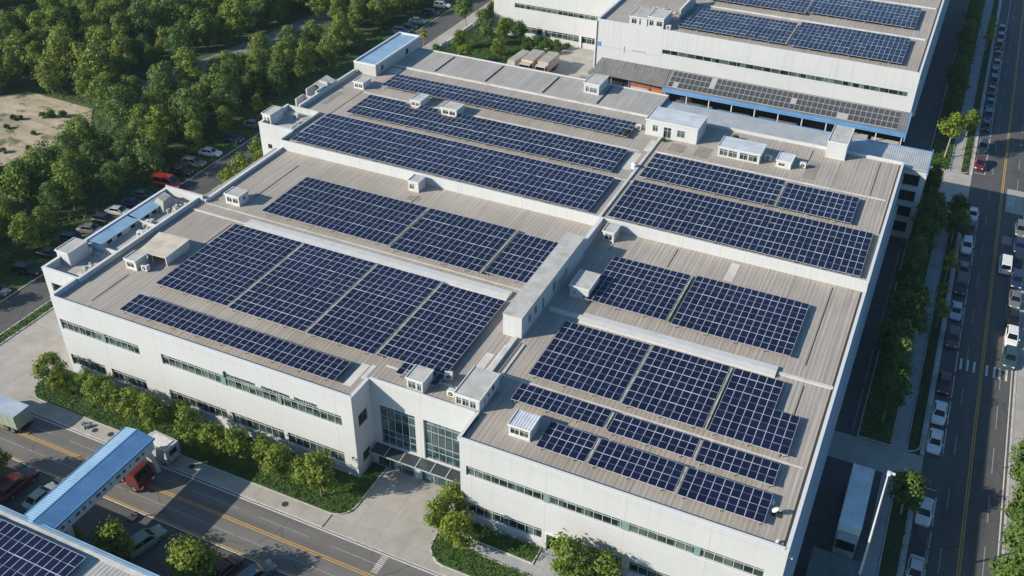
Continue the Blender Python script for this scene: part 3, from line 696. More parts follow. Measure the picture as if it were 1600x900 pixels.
roof_shed('low grey plant shed just in front of the tan-roofed canopy', 3.7, 5.6, 10.2, 12.4, ZL, 1.45, group=G1, holes=[(.25, 1.5, ZL + .35, ZL + 1.15)])
roof_shed('small plant shed against the step wall between lower and upper roof, left half', 28.1, 29.9, 46.8, 49.0, ZL, 1.65, group=G1, holes=[(.2, 1.0, ZL + .4, ZL + 1.25)])
roof_shed('small shed on the roof edge above the glazed entrance, left of the bigger penthouse', 52.0, 54.2, 4.75, 7.3, ZL, 1.7, wallm='wall_plain', group=G1, holes=[(.25, 1.2, ZL + .35, ZL + 1.4), (1.45, 1.95, ZL + .35, ZL + 1.4)])
roof_shed('white penthouse room with windows at the roof corner beside the entrance recess', 58.5, 61.7, 4.7, 10.0, ZL, 1.75, wallm='wall_plain', name='penthouse', cat='penthouse', holes=[(.2, .8, ZL + .4, ZL + 1.4), (1.0, 1.8, ZL + .4, ZL + 1.4), (2.0, 2.7, ZL + .4, ZL + 1.4)], sideh=[(1.2, 1.6, ZL + .5, ZL + 1.1), (2.2, 2.6, ZL + .6, ZL + 1.2), (3.4, 4.0, ZL + .6, ZL + 1.5)])
roof_shed('white plant shed half in shade beside the long firewall room', 62.2, 64.9, 31.1, 35.3, ZL, 1.6, wallm='wall_plain', group=G1, holes=[(.6, .8, ZL + .5, ZL + 1.1), (1.9, 2.3, ZL + .2, ZL + .6)])
roof_shed('white open-fronted plant shed in the inner corner where the firewall meets the upper roof', 61.2, 62.9, 46.4, 49.0, ZL, 1.45, group=G1, holes=[(.35, 1.45, ZL + .3, ZL + 1.2)], front='dark')
roof_shed('white glazed roof cabin at the left end of the right wing front solar row', 66.3, 68.9, 2.9, 5.5, ZL, 1.5, roofm='shed_roof', group=G1, holes=[(.2, 1.25, ZL + .4, ZL + 1.3), (1.35, 2.4, ZL + .4, ZL + 1.3)])
roof_shed('grey plant shed casting a shadow by the left parapet of the upper roof', 0.3, 2.4, 74.6, 77.3, ZH, 1.2, group=G1)
roof_shed('left one of two small sheds set into the upper-left solar field', 14.0, 16.0, 72.2, 75.6, ZH, 1.15, group=G1)
roof_shed('right one of two small sheds in the upper-left solar field, with a tan front', 20.7, 23.8, 71.5, 74.6, ZH, 1.3, group=G1, front='glass')
roof_shed('grey box room at the back edge of the upper roof beside the courtyard', 40.0, 43.0, 92.4, 97.4, ZH - .12, 1.8, wallm='wall_plain', group=G1, holes=[(.35, 1.0, ZH + .2, ZH + 1.2), (1.2, 2.6, ZH + .2, ZH + 1.1)])
roof_shed('long white shed with metal roof in front of the pale back roof', 56.2, 65.4, 80.4, 86.2, ZH, 2.7, roofm='shed_roof', wallm='wall', name='roof_shed', over=.1, holes=[(1.3, 2.2, ZH + .9, ZH + 2.0), (3.3, 4.6, ZH + .05, ZH + 2.0), (5.7, 7.0, ZH + .7, ZH + 1.9)])
roof_shed('glass-fronted shed with white metal roof between the long white shed and the small cabin', 69.8, 76.8, 78.0, 82.2, ZH, 1.6, roofm='shed_roof', wallm='wall_plain', over=.15, holes=[(.3, 1.6, ZH + .25, ZH + 1.35), (1.8, 3.2, ZH + .25, ZH + 1.35), (3.7, 5.0, ZH + .25, ZH + 1.35), (5.2, 6.6, ZH + .25, ZH + 1.35)])
roof_shed('small white cabin right of the glass-fronted shed on the upper roof', 79.5, 81.9, 78.4, 81.5, ZH, 1.1, roofm='shed_roof', group=G1, holes=[(.4, 1.4, ZH + .35, ZH + .85)], front='dark')
roof_shed('tall white stair-head box interrupting the pale metal back roof', 86.2, 89.4, 85.6, 92.6, ZH, 2.75, roofm='slab', wallm='wall', name='stair_cabin', cat='stair head', over=.06, holes=[])
# tan canopy
t = thing('roof_canopy', 'large canopy with tan sheet roof on the left end of the lower roof', 'canopy', (6.4, 15.5, ZL))
b = MB(); b.hexa([(3.9, 12.6, ZL + 1.35), (8.6, 12.9, ZL + 1.35), (8.5, 18.2, ZL + 1.45), (3.0, 18.0, ZL + 1.3)], [(3.9, 12.6, ZL + 1.47), (8.6, 12.9, ZL + 1.47), (8.5, 18.2, ZL + 1.57), (3.0, 18.0, ZL + 1.42)]); b.build('roof', M['tan'], t)
b = MB(); b.box(8.3, 8.42, 13.2, 18.0, ZL, ZL + 1.34); b.box(4.6, 4.72, 13.4, 17.6, ZL, ZL + 1.3); b.box(4.8, 8.25, 17.6, 17.7, ZL, ZL + 1.3); b.build('wall', M['acmetal'], t)
for x, y in ((8.45, 13.0), (5.9, 13.0), (4.2, 12.8)): b = MB(); b.box(x - .07, x + .07, y, y + .14, ZL, ZL + 1.34); b.build('post', M['coping'], t)
# west stair tower
TW = thing('stair_tower', 'white stair tower with roof terrace at the left end of the roof step', 'tower', (-2.4, 58, 0))
w = MB(); wall_sheet(w, (-5.9, 53.5), (1, 0), 7.1, 0, TH, [(1.4, 2.3, 9.6, 10.5)]); wall_sheet(w, (-5.9, 62.1), (0, -1), 8.6, 0, TH, []); wall_sheet(w, (1.2, 53.5), (0, 1), 8.6, ZH, TH, []); wall_sheet(w, (1.2, 62.1), (-1, 0), 7.1, 0, TH, [])
w.box(-5.85, -5.6, 53.8, 61.8, 13.3, TH); w.box(-5.6, 1.1, 53.55, 53.8, 13.3, TH - .01); w.box(0.9, 1.15, 53.82, 61.8, 13.3, TH - .02); w.box(-5.5, 0.9, 61.82, 62.05, 13.3, TH); w.build('wall', M['wall'], TW)
r = MB(); r.quad((-5.6, 53.8, 13.32), (.9, 53.8, 13.32), (.9, 61.8, 13.32), (-5.6, 61.8, 13.32)); r.build('terrace', M['terrace'], TW)
r = MB(); r.box(-4.5, -3.6, 53.62, 53.66, 9.6, 10.5); r.build('window', M['dark'], TW)
r = MB(); r.box(-5.98, -5.55, 53.42, 62.15, TH + .001, TH + .07); r.box(-5.54, 1.25, 53.42, 53.85, TH + .001, TH + .07); r.build('coping', M['coping'], TW)
roof_shed('small box with open top standing on the left corner of the white stair tower', -6.1, -4.4, 55.0, 58.6, 13.32, 1.9, group='stair heads over the left wall', holes=[(.3, .7, 14, 14.7), (1.0, 1.5, 13.6, 14.8)], front='dark', name='stair_cabin', cat='stair head')
roof_shed('small box standing on the outer corner of the annex terrace nearest the front', -6.4, -4.2, 7.6, 11.2, 11.9, 2.1, wallm='wall_plain', group='stair heads over the left wall', holes=[(.3, .8, 12.3, 13.3)], front='dark', name='stair_cabin', cat='stair head')
# blue roofed box, north-west corner
BB = thing('roof_room', 'long white room with pale blue roof at the far left roof corner', 'roof room', (-1, 90, 0))
w = MB(); wall_sheet(w, (-3.75, 81.2), (1, 0), 4.9, 0, 16.0, []); wall_sheet(w, (1.15, 81.2), (0, 1), 17.6, ZH - .2, 16.0, [(2.0, 2.8, 14.2, 15.2), (11.5, 12.6, 14, 15.2)]); wall_sheet(w, (1.15, 98.8), (-1, 0), 4.9, 0, 16, []); wall_sheet(w, (-3.75, 98.8), (0, -1), 17.6, 0, 16, [])
w.build('wall', M['wall_grey'], BB)
r = MB(); r.quad((-3.5, 81.45, 15.8), (0.9, 81.45, 15.8), (0.9, 98.5, 15.8), (-3.5, 98.5, 15.8)); r.build('roof', M['blue_lite'], BB)
r = MB(); r.box(-3.8, -3.5, 81.15, 98.85, 15.75, 16.06); r.box(0.9, 1.2, 81.15, 98.85, 15.75, 16.07); r.box(-3.49, .89, 81.15, 81.45, 15.75, 16.05); r.box(-3.49, .89, 98.5, 98.85, 15.75, 16.05); r.build('coping', M['coping'], BB)
r = MB(); r.box(.98, 1.02, 83, 84.2, 14.1, 15.3); r.box(.98, 1.02, 92.5, 94, 13.9, 15.3); r.build('window', M['dark'], BB)
# broken parapet shelter between tower and blue room
t = thing('ruined_shelter', 'crumbling white shelter with gaps on the far left parapet of the upper roof', 'shelter', (-4.2, 70, 12.0))
b = MB()
for x0, x1, y0, y1, h in ((-5.6, -5.3, 64, 66.4, 2.6), (-5.6, -3.3, 66.4, 66.7, 2.4), (-5.7, -5.4, 67.6, 70.2, 3.1), (-5.5, -3.6, 71.6, 71.9, 3.3), (-5.6, -5.3, 72, 74.5, 2.6), (-3.9, -3.55, 68, 71, 2.9)): b.box(x0, x1, y0, y1, 12.0, 12.0 + h)
b.build('wall', M['wall_grey'], t)
b = MB(); b.hexa([(-5.8, 70.4, 15.0), (-3.4, 70.2, 14.7), (-3.3, 74.2, 14.6), (-5.6, 74.5, 15.2)], [(-5.8, 70.4, 15.1), (-3.4, 70.2, 14.8), (-3.3, 74.2, 14.7), (-5.6, 74.5, 15.3)]); b.build('roof', M['slab'], t)
b = MB(); b.box(-6.2, -3.5, 63.5, 76, 11.6, 12.0); b.build('floor', M['slab'], t)
# pale metal back roof and east stair tower with open landings
BR = thing('metal_roof_wing', 'low back wing with pale ribbed metal roof and blue edge trim', 'building wing', (78, 93, 0))
r = MB(); r.hexa([(55.1, 88.6, 13.15), (102.4, 88.6, 13.15), (102.4, 97.2, 12.75), (55.1, 97.2, 12.75)], [(55.1, 88.6, 13.3), (102.4, 88.6, 13.3), (102.4, 97.2, 12.9), (55.1, 97.2, 12.9)]); r.build('roof', M['metal_roof'], BR)
r = MB(); r.box(102.42, 102.6, 88.5, 97.45, 12.6, 13.4); r.box(55.0, 102.41, 97.22, 97.42, 12.5, 13.0); r.box(54.88, 55.08, 88.6, 97.4, 12.8, 13.4); r.build('trim', M['blue_trim'], BR)
w = MB(); wall_sheet(w, (98.65, 88.9), (1, 0), 3.9, 0, 12.95, [(.35, 2.95, 1.0 + 3.0 * i, 3.1 + 3.0 * i) for i in range(4)], .5); wall_sheet(w, (102.55, 88.9), (0, 1), 8.2, 0, 12.6, []); wall_sheet(w, (102.5, 97.1), (-1, 0), 47.4, 0, 12.6, [(2 + 5 * i, 5.5 + 5 * i, 1.5, 4.5) for i in range(9)], .5)
w.build('wall', M['wall_plain'], BR)
w = MB()
for i in range(4): w.box(98.9, 101.7, 89.6, 89.7, .95 + 3.0 * i, 3.15 + 3.0 * i)
w.box(56, 100, 96.2, 96.3, 1.2, 4.6); w.build('window', M['dark'], BR)  # dark sheets stand in for the shade inside the open landings
# rubble and clutter lying on the terraces
def heap(label, cx, cy, z, rx, ry, n, seed, group='rubble heaps on the annex terraces'):
    rr = random.Random(seed); b = MB()
    for i in range(n):
        a, d = rr.uniform(0, 6.28), math.sqrt(rr.random()); x, y = cx + rx * d * math.cos(a), cy + ry * d * math.sin(a)
        s = rr.uniform(.3, .8) * (1.2 - d * .6); h = rr.uniform(.3, 1.05) * (1.15 - d * .7); th = rr.uniform(0, 3.14); c_, s_ = math.cos(th), math.sin(th)
        cr = [(x + s * (u * c_ - v * s_) * k, y + s * (u * s_ + v * c_) * k, zz) for k, zz in ((1, z), (rr.uniform(.5, .9), z + h)) for u, v in ((-1, -.6), (1, -.6), (1, .6), (-1, .6))]
        b.hexa(cr[:4], [(p[0] + rr.uniform(-.1, .1), p[1], p[2] + rr.uniform(-.1, .1)) for p in cr[4:]])
    o = b.build('rubble_heap', M['debris']); tag(o, label, 'rubble', group); return o
heap('heap of broken grey blocks on the annex terrace nearest the front', -1.0, 8.4, 11.9, 1.2, 2.2, 22, 1)
heap('collapsed white frames and sheets at the far end of the front annex terrace', -2.9, 12.0, 11.9, 1.6, .5, 14, 2)
heap('pale debris beside the low cross wall in the middle of the annex', -2.2, 21.3, 11.9, 1.3, .8, 14, 3)
heap('rubble and sacks piled on the annex terrace under its far white end wall', -1.6, 26.6, 11.9, 1.8, 1.6, 22, 4)
heap('line of broken blocks along the inner wall of the stair tower terrace', 0.0, 57.4, 13.32, .7, 2.6, 20, 5)
b = MB(); b.hexa([(-5.0, 24.8, 12.0), (-2.4, 24.6, 12.0), (-2.6, 28.6, 12.0), (-5.2, 28.8, 12.0)], [(-4.6, 26.0, 13.6), (-3.2, 25.8, 13.4), (-3.2, 27.6, 13.5), (-4.6, 27.8, 13.7)])
tag(b.build('tarpaulin_heap', M['tarp'], None), 'grey tarpaulin draped over a heap at the far end of the annex terrace', 'tarpaulin')
# small roof items
def condenser(label, x, y, z, rz=0.0):
    t = thing('air_conditioner', label, 'air conditioner', (0, 0, 0), 0, 'air conditioner units on the roofs')
    b = MB(); b.box(-.5, .5, -.35, .35, .12, .95); b.build('casing', M['acmetal'], t, bevel=.02)
    b = MB(); b.cyl((0, -.36, .55), 'y', .30, .03, 16); f = b.build('fan_grille', M['gutter'], t)
    b = MB(); b.cyl((0, -.385, .55), 'y', .09, .02, 10); b.build('hub', M['acmetal'], f)
    b = MB(); b.box(-.45, -.35, -.33, .33, 0, .118); b.build('foot', M['rack'], t); b = MB(); b.box(.35, .45, -.33, .33, 0, .118); b.build('foot', M['rack'], t)
    t.location = (x, y, z); t.rotation_euler = (0, 0, rz)
for a in [('air conditioner unit beside the grey plant shed near the tan canopy', 6.6, 10.9, ZL), ('air conditioner unit on the annex terrace by the cross wall', -4.6, 11.4, 11.9), ('air conditioner unit on the annex middle terrace', -1.0, 18.2, 11.9, .2), ('air conditioner unit beside the penthouse over the entrance', 57.4, 6.0, ZL),
          ('air conditioner unit between the entrance shed and the penthouse', 55.6, 8.6, ZL, .4), ('air conditioner unit right of the glass-fronted roof shed', 77.8, 80.2, ZH), ('air conditioner unit left of the long white roof shed', 54.6, 81.5, ZH, .2), ('air conditioner unit behind the small white roof cabin', 83.6, 80.0, ZH),
          ('air conditioner unit on the stair tower terrace', -2.2, 59.4, 13.32), ('air conditioner unit in front of the tan cabin on the far roof', 45.4, 127.6, ZF_), ('air conditioner unit behind the tan cabin on the far roof', 43.0, 134.4, ZF_, .3)]: condenser(*a)
t = thing('roof_cowl', 'white cone-shaped vent cowl on the dividing strip of the upper roof', 'vent', (58.6, 67.6, ZH)); b = MB(); b.tube([(58.6, 67.6, ZH), (58.6, 67.6, ZH + .7)], [.5, .25], 10); b.build('base', M['coping'], t); b = MB(); b.tube([(58.6, 67.6, ZH + .68), (58.6, 67.6, ZH + .95)], [.55, .1], 10); b.build('cap', M['coping'], t)
t = thing('satellite_dish', 'small white dish on a bent stand at the front right corner of the roof', 'dish', (96.4, 4.2, ZL))
b = MB(); b.tube([(96.4, 4.2, ZL), (96.4, 4.2, ZL + .8)], .06, 6); b.box(95.9, 96.9, 3.8, 4.6, ZL, ZL + .1); b.build('stand', M['gutter'], t)
b = MB(); rings = []
for i in range(5):
    rr_ = .42 * i / 4; n0 = len(b.v)
    for k in range(14): a = 2 * math.pi * k / 14; b.v.append((96.2 - .25 * (1 - (i / 4) ** 2) + rr_ * math.cos(a) * .75, 4.0 + rr_ * math.sin(a), ZL + .85 + rr_ * math.cos(a) * .6 - .05))
    rings.append(n0)
for a, c in zip(rings, rings[1:]): b.f += [(a + k, a + (k + 1) % 14, c + (k + 1) % 14, c + k) for k in range(14)]
b.build('dish', M['acmetal'], t)
b = MB(); b.tube([(95.5, 5.6, ZL), (95.5, 5.6, ZL + .35)], [.4, .33], 10); tag(b.build('roof_drum', M['coping']), 'white drum lying by the end of the front solar row', 'drum')
b = MB(); b.tube([(97.3, .45, ZL), (97.3, .45, ZL + .4)], [.22, .16], 10); tag(b.build('roof_drain', M['coping']), 'white roof drain pot in the front right corner of the roof', 'drain')

# ------------------------------------------------------------------ factory behind
FB = thing('factory_building', 'second white factory behind the courtyard, its long blank wall above a solar lean-to', 'factory', (63, 150, 0))
ZF, TF = 15.2, 15.7
fo = ((30.0, 125.6), (1, 0)); fl_ = ((-4.8, 146.0), (1, 0))
HF = [(15.1, 65.5, 10.42, 11.42)]
HW = [(5.7, 34.0, 7.3, 8.5), (5.7, 13.2, 1.3, 2.95), (14.2, 23.0, 1.3, 2.95), (23.6, 33.0, 1.3, 2.95)]
w = MB(); wall_sheet(w, *fo, 66.9, 0, TF - .08, HF); wall_sheet(w, *fl_, 34.8, 0, TF - .08, HW)
wall_sheet(w, (96.9, 125.6), (0, 1), 90, 0, TF - .08, [(3 + 6 * i, 7 + 6 * i, 9.6, 11.2) for i in range(13)]); wall_sheet(w, (30.0, 146), (0, -1), 20.4, 0, TF - .08, []); wall_sheet(w, (-4.8, 215), (0, -1), 69, 0, TF - .08, [(4 + 7 * i, 9 + 7 * i, 7.3, 8.5) for i in range(8)])
wall_sheet(w, (96.9, 215.6), (-1, 0), 101.7, 0, TF - .08, [])
w.build('wall', M['wall'], FB)
w = MB(); w.box(96.2, 96.5, 127, 214, 0, 14); w.build('inner_shade_sheet', M['dark'], FB)  # near-black sheet, painted shade behind the side openings
r = MB(); q = lambda x0, x1, y0, y1, z: r.quad((x0, y0, z), (x1, y0, z), (x1, y1, z), (x0, y1, z))
q(30.3, 96.6, 125.9, 215.3, ZF); q(-4.5, 30.3, 146.3, 215.3, ZF); RF = r.build('roof', M['roof'], FB)
pm, cp = MB(), MB()
for a in [(30.02, 96.55, 125.62, 125.85, ZF, TF), (96.57, 96.88, 125.62, 215.3, ZF, TF), (30.02, 30.35, 125.87, 145.9, ZF, TF + .1), (-4.78, 29.9, 146.02, 146.3, ZF, TF)]: para(pm, cp, *a)
pp = pm.build('parapet', M['wall_plain'], FB); cp.build('coping', M['coping'], pp)
gt = MB(); gt.box(96.15, 96.5, 126.2, 215, ZF + .01, ZF + .06); gt.build('gutter', M['gutter'], RF)
gt = MB(); gt.box(45, 95.8, 145.6, 146.1, ZF, ZF + .2); gt.box(34, 95.8, 167, 167.5, ZF, ZF + .2); gt.build('flashing', M['flash'], RF)
lg = MB(); lg.box(96.92, 97.3, 125.9, 215, 13.6, 13.8); lg.build('ledge', M['wall_plain'], FB)
lg = MB(); lg.box(96.92, 97.7, 125.9, 215, 6.5, 6.75); lg.build('ledge', M['wall_plain'], FB)
for h in HF: window(FB, *fo, h, pitch=1.8, transom=None)
for h in HW: window(FB, *fl_, h, pitch=1.4)
b = MB(); b.box(36.5, 36.56, 125.5, 125.59, 9.2, 10.6); b.box(30.4, 45, 125.53, 125.59, 9.85, 9.9)
for x in (38.4, 39.0, 39.6, 40.2, 40.9): b.box(x, x + .35, 125.5, 125.59, 10.1, 10.2); b.box(x + .1, x + .2, 125.5, 125.59, 9.9, 10.09)
b.build('conduit', M['frame'], FB)
b = MB()
for x in (29.9, 18.8, 9.0): b.box(x - .12, x + .12, 145.7 if x < 29 else 125.35, 145.98 if x < 29 else 125.58, 0, 3.1 if x < 29 else 15.4)
b.build('downpipe', M['coping'], FB)
b = MB(); b.box(30.25, 31.1, 125.5, 125.585, 9.8, 10.7); b.build('wall_sign', M['blue_trim'], FB)
t = roof_shed('flat-roofed tan cabin at the left front corner of the far factory roof', 41.0, 44.4, 126.9, 132.6, ZF, 2.2, wallm='wall_plain', name='roof_shed', holes=[(.3, 1.2, ZF + .5, ZF + 1.6), (1.9, 3.1, ZF + .6, ZF + 1.6)])
t = roof_shed('open plant enclosure left of the tan cabin on the far factory roof', 36.8, 40.7, 127.0, 133.4, ZF, 1.6, wallm='wall_plain', roofm='terrace', name='roof_shed', holes=[(.5, 1.6, ZF + .3, ZF + 1.3), (2.2, 2.6, ZF + .2, ZF + 1.4)], front='dark')
heap('plant and debris lying behind the cabins on the far factory roof', 40.5, 137.5, ZF, 3.2, 2.2, 26, 9, group='debris on the far roof')
t = thing('roof_screen', 'grey screen wall on the far factory roof beside its solar rows', 'screen wall', (46.0, 140, ZF)); b = MB(); b.box(45.7, 46.0, 134, 146, ZF, ZF + 2.4); b.build('wall', M['wall_grey'], t); b = MB(); b.box(45.6, 46.1, 133.9, 146.1, ZF + 2.4, ZF + 2.5); b.build('coping', M['coping'], t)
# lean-to with solar roof along the far factory
LT = thing('lean_to_shed', 'blue-edged lean-to with old solar roof along the wall of the far factory', 'lean-to', (72, 122, 0))
zt = lambda y: 5.25 + (y - 120.4) * (7.3 - 5.25) / 5.15
r = MB(); r.hexa([(47.6, 120.4, zt(120.4)), (97, 120.4, zt(120.4)), (97, 125.55, zt(125.55)), (47.6, 125.55, zt(125.55))], [(47.6, 120.4, zt(120.4) + .1), (97, 120.4, zt(120.4) + .1), (97, 125.55, zt(125.55) + .1), (47.6, 125.55, zt(125.55) + .1)])
r.build('roof', M['grey_sheet'], LT)
pr = MB()
nx = 44; st = 47.0 / nx
for i in range(nx):
    for j in range(3):
        if rnd.random() < .03: continue
        x0, y0 = 48.3 + i * st, 120.75 + j * 1.5; dz = .16
        pr.quad((x0 + .05, y0 + .05, zt(y0 + .05) + dz), (x0 + st - .05, y0 + .05, zt(y0 + .05) + dz), (x0 + st - .05, y0 + 1.42, zt(y0 + 1.42) + dz), (x0 + .05, y0 + 1.42, zt(y0 + 1.42) + dz))
tag(pr.build('solar_panel', M['panel_old'], LT), None, None, kind='stuff')
fr_ = MB(); fr_.hexa([(48.2, 120.65, zt(120.65) + .11), (95.3, 120.65, zt(120.65) + .11), (95.3, 125.3, zt(125.3) + .11), (48.2, 125.3, zt(125.3) + .11)], [(48.2, 120.65, zt(120.65) + .14), (95.3, 120.65, zt(120.65) + .14), (95.3, 125.3, zt(125.3) + .14), (48.2, 125.3, zt(125.3) + .14)])
fr_.build('panel_frame', M['rack'], LT)
r = MB(); r.hexa([(47.5, 119.75, 4.5), (97.1, 119.75, 4.5), (97.1, 119.95, 4.45), (47.5, 119.95, 4.45)], [(47.5, 120.2, 5.36), (97.1, 120.2, 5.36), (97.1, 120.39, 5.3), (47.5, 120.39, 5.3)]); r.build('fascia', M['blue'], LT)
r = MB(); r.hexa([(97.02, 119.4, 3.9), (97.25, 119.4, 3.9), (97.25, 125.5, 6.6), (97.02, 125.5, 6.6)], [(97.02, 120.3, 5.4), (97.25, 120.3, 5.4), (97.25, 125.5, 7.5), (97.02, 125.5, 7.5)]); r.build('trim', M['blue_trim'], LT)
r = MB()
for i in range(11): r.box(48 + i * 4.85, 48.2 + i * 4.85, 120.0, 120.2, 0, 4.9)
r.build('post', M['steel'], LT)
r = MB(); r.box(48, 97, 124.8, 125.5, 0, 5.8); r.build('shade_back_sheet', M['dark'], LT)  # near-black sheet puts the shade under the lean-to into colour
tag(MB().box(50, 58, 121.0, 123.6, 0, 1.6).box(59, 66, 121.4, 124, 0, 1.1).box(68, 76, 121, 123.8, 0, 1.4).build('crate_stack', m_speck('olive_goods', (0.16, 0.16, 0.10), 1.0, .4)), 'olive goods stacked in the dark under the blue-edged lean-to', 'goods')
tag(MB().box(86.5, 90.3, 119.9, 121.6, 0, 2.8).box(91, 96.3, 119.8, 121.7, 0, 2.6).build('tank_row', P['cream']), 'cream tanks showing under the right end of the blue lean-to', 'tanks')
t = thing('lean_to_shed', 'grey corrugated lean-to with brick and timber front against the far factory', 'lean-to', (39, 123, 0))
r = MB(); r.hexa([(30.6, 121.6, 5.0), (47.4, 120.8, 5.0), (47.4, 125.5, 7.2), (31.6, 125.5, 7.2)], [(30.6, 121.6, 5.1), (47.4, 120.8, 5.1), (47.4, 125.5, 7.3), (31.6, 125.5, 7.3)]); r.build('roof', M['grey_sheet'], t)
r = MB()
for i in range(7): x = 32 + i * 2.3; r.hexa([(x, 121.7, 5.14), (x + .08, 121.7, 5.14), (x + .68, 125.4, 7.3), (x + .6, 125.4, 7.3)], [(x, 121.7, 5.2), (x + .08, 121.7, 5.2), (x + .68, 125.4, 7.38), (x + .6, 125.4, 7.38)])
r.build('batten', M['rack'], t)
r = MB(); r.box(39.6, 44.2, 122.2, 122.5, 3.4, 4.9); r.box(44.3, 47.3, 122.2, 122.5, 3.6, 4.9); r.build('brick_band', M['brick'], t)
r = MB(); r.box(39.7, 43.8, 122.25, 122.4, 0, 3.38); r.build('roller_door', M['shutter'], t)
r = MB(); r.box(44.4, 47.2, 122.25, 122.4, 0, 3.58); r.build('timber_door', M['wood'], t)
r = MB(); r.box(31, 39.2, 124, 124.2, 0, 4.8); r.build('shade_back_sheet', M['dark'], t)  # dark sheet in place of the shade behind the posts
r = MB()
for x in (31.1, 35.2, 39.3): r.box(x, x + .18, 122.0, 122.2, 0, 5.0)
r.build('post', M['blue_trim'], t)

# ------------------------------------------------------------------ warehouse and footbridge, lower left
SWB = thing('warehouse', 'warehouse with ribbed metal roof and blue edge trim, cut off lower left', 'warehouse', (0, -45, 0))
w = MB(); w.box(-60, 58, -75, -26.75, 0, 6.85); w.build('wall', M['wall_plain'], SWB)
r = MB(); r.hexa([(-60.2, -75, 8.6), (58.2, -75, 8.6), (58.2, -26.7, 6.9), (-60.2, -26.7, 6.9)], [(-60.2, -75, 8.7), (58.2, -75, 8.7), (58.2, -26.7, 7.0), (-60.2, -26.7, 7.0)])
swr = r.build('roof', m_ribbed('warehouse_roof', (0.44, 0.43, 0.41), 0.5, 'X', 0.62), SWB)
r = MB(); r.hexa([(-60.3, -26.68, 6.5), (58.3, -26.68, 6.5), (58.3, -26.25, 6.5), (-60.3, -26.25, 6.5)], [(-60.3, -26.9, 7.1), (58.3, -26.9, 7.1), (58.3, -26.35, 7.0), (-60.3, -26.35, 7.0)]); r.build('eaves_trim', M['blue_lite'], SWB)
r = MB(); r.box(-60.3, 58.3, -27.5, -26.95, 7.06, 7.14)
r.build('gutter', M['flash'], SWB)
FBR = thing('covered_footbridge', 'covered footbridge with bright blue ribbed roof spanning the front road', 'footbridge', (23.4, -18.5, 0))
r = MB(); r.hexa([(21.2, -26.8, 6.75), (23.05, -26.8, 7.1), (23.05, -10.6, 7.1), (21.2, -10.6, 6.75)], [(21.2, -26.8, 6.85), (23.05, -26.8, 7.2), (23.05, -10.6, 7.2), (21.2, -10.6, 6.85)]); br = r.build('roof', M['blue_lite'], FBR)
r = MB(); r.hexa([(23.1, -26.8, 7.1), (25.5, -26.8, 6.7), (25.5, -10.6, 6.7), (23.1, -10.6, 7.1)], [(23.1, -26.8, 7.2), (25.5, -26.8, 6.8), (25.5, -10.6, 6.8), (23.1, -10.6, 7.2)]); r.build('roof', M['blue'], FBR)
r = MB(); r.box(21.08, 21.19, -26.7, -10.55, 6.6, 6.9); r.box(25.51, 25.62, -26.7, -10.55, 6.55, 6.85); r.box(22.98, 23.12, -26.7, -10.5, 7.16, 7.24); r.build('roof_edge', M['blue_trim'], FBR)
r = MB(); wall_sheet(r, (25.35, -26.6), (0, 1), 15.9, 5.0, 6.6, [(1.2 + 1.05 * i, 1.2 + 1.05 * i + [.5, .3, .7][i % 3], 5.5, 5.95) for i in range(13)]); wall_sheet(r, (21.4, -10.7), (0, -1), 15.9, 5.0, 6.6, [(1.2 + 2.4 * i, 2.6 + 2.4 * i, 5.6, 6.2) for i in range(6)]); wall_sheet(r, (25.3, -10.7), (-1, 0), 3.9, 5.0, 6.65, []); r.box(21.45, 25.1, -26.5, -10.75, 4.85, 5.0)
r.build('wall', M['wall_plain'], FBR)
r = MB(); r.box(23.0, 23.2, -26.4, -10.9, 5.05, 6.6); r.build('inner_shade_screen', M['dark'], FBR)  # near-black sheet inside, painted shade for the side openings
for px_ in (21.5, 23.7):
    r = MB(); r.hexa([(px_, -10.4, 0), (px_ + .6, -10.4, 0), (px_ + .6, -9.8, 0), (px_, -9.8, 0)], [(px_ - .1, -11.3, 5.0), (px_ + .75, -11.3, 5.0), (px_ + .75, -10.72, 5.0), (px_ - .1, -10.72, 5.0)]); r.build('pillar', M['steel'], FBR)
r = MB(); r.hexa([(21.6, -24.6, 0), (22.2, -24.6, 0), (22.2, -24, 0), (21.6, -24, 0)], [(21.6, -24.8, 4.85), (22.4, -24.8, 4.85), (22.4, -24, 4.85), (21.6, -24, 4.85)]); r.hexa([(24.4, -24.6, 0), (25.0, -24.6, 0), (25.0, -24, 0), (24.4, -24, 0)], [(24.4, -24.8, 4.85), (25.2, -24.8, 4.85), (25.2, -24, 4.85), (24.4, -24, 4.85)]); r.build('pillar', M['steel'], FBR)

# ------------------------------------------------------------------ solar arrays
PX, PY = 0.97, 1.48
def panel_mesh(a, c):
    """navy laminate in a pale frame; a, c: frame width on the near and far side"""
    b = MB(); b.box(-PX / 2 + .03, PX / 2 - .03, -PY / 2 + a, PY / 2 - c, -.035, 0); k = len(b.f)
    for x0, x1, y0, y1 in ((-PX / 2, -PX / 2 + .036, -PY / 2, PY / 2), (PX / 2 - .036, PX / 2, -PY / 2, PY / 2), (-PX / 2 + .037, PX / 2 - .037, -PY / 2, -PY / 2 + a + .004), (-PX / 2 + .037, PX / 2 - .037, PY / 2 - c - .004, PY / 2)):
        b.box(x0, x1, y0, y1, -.04, .005)
    me = b.mesh('solar_panel', [M['panel'], M['panel_frame']])
    me.polygons.foreach_set('material_index', [0] * k + [1] * (len(b.f) - k)); me.update(); return me
PMS = [panel_mesh(.045, .010), panel_mesh(.010, .045)]
GA = 'solar arrays on the rooftops'
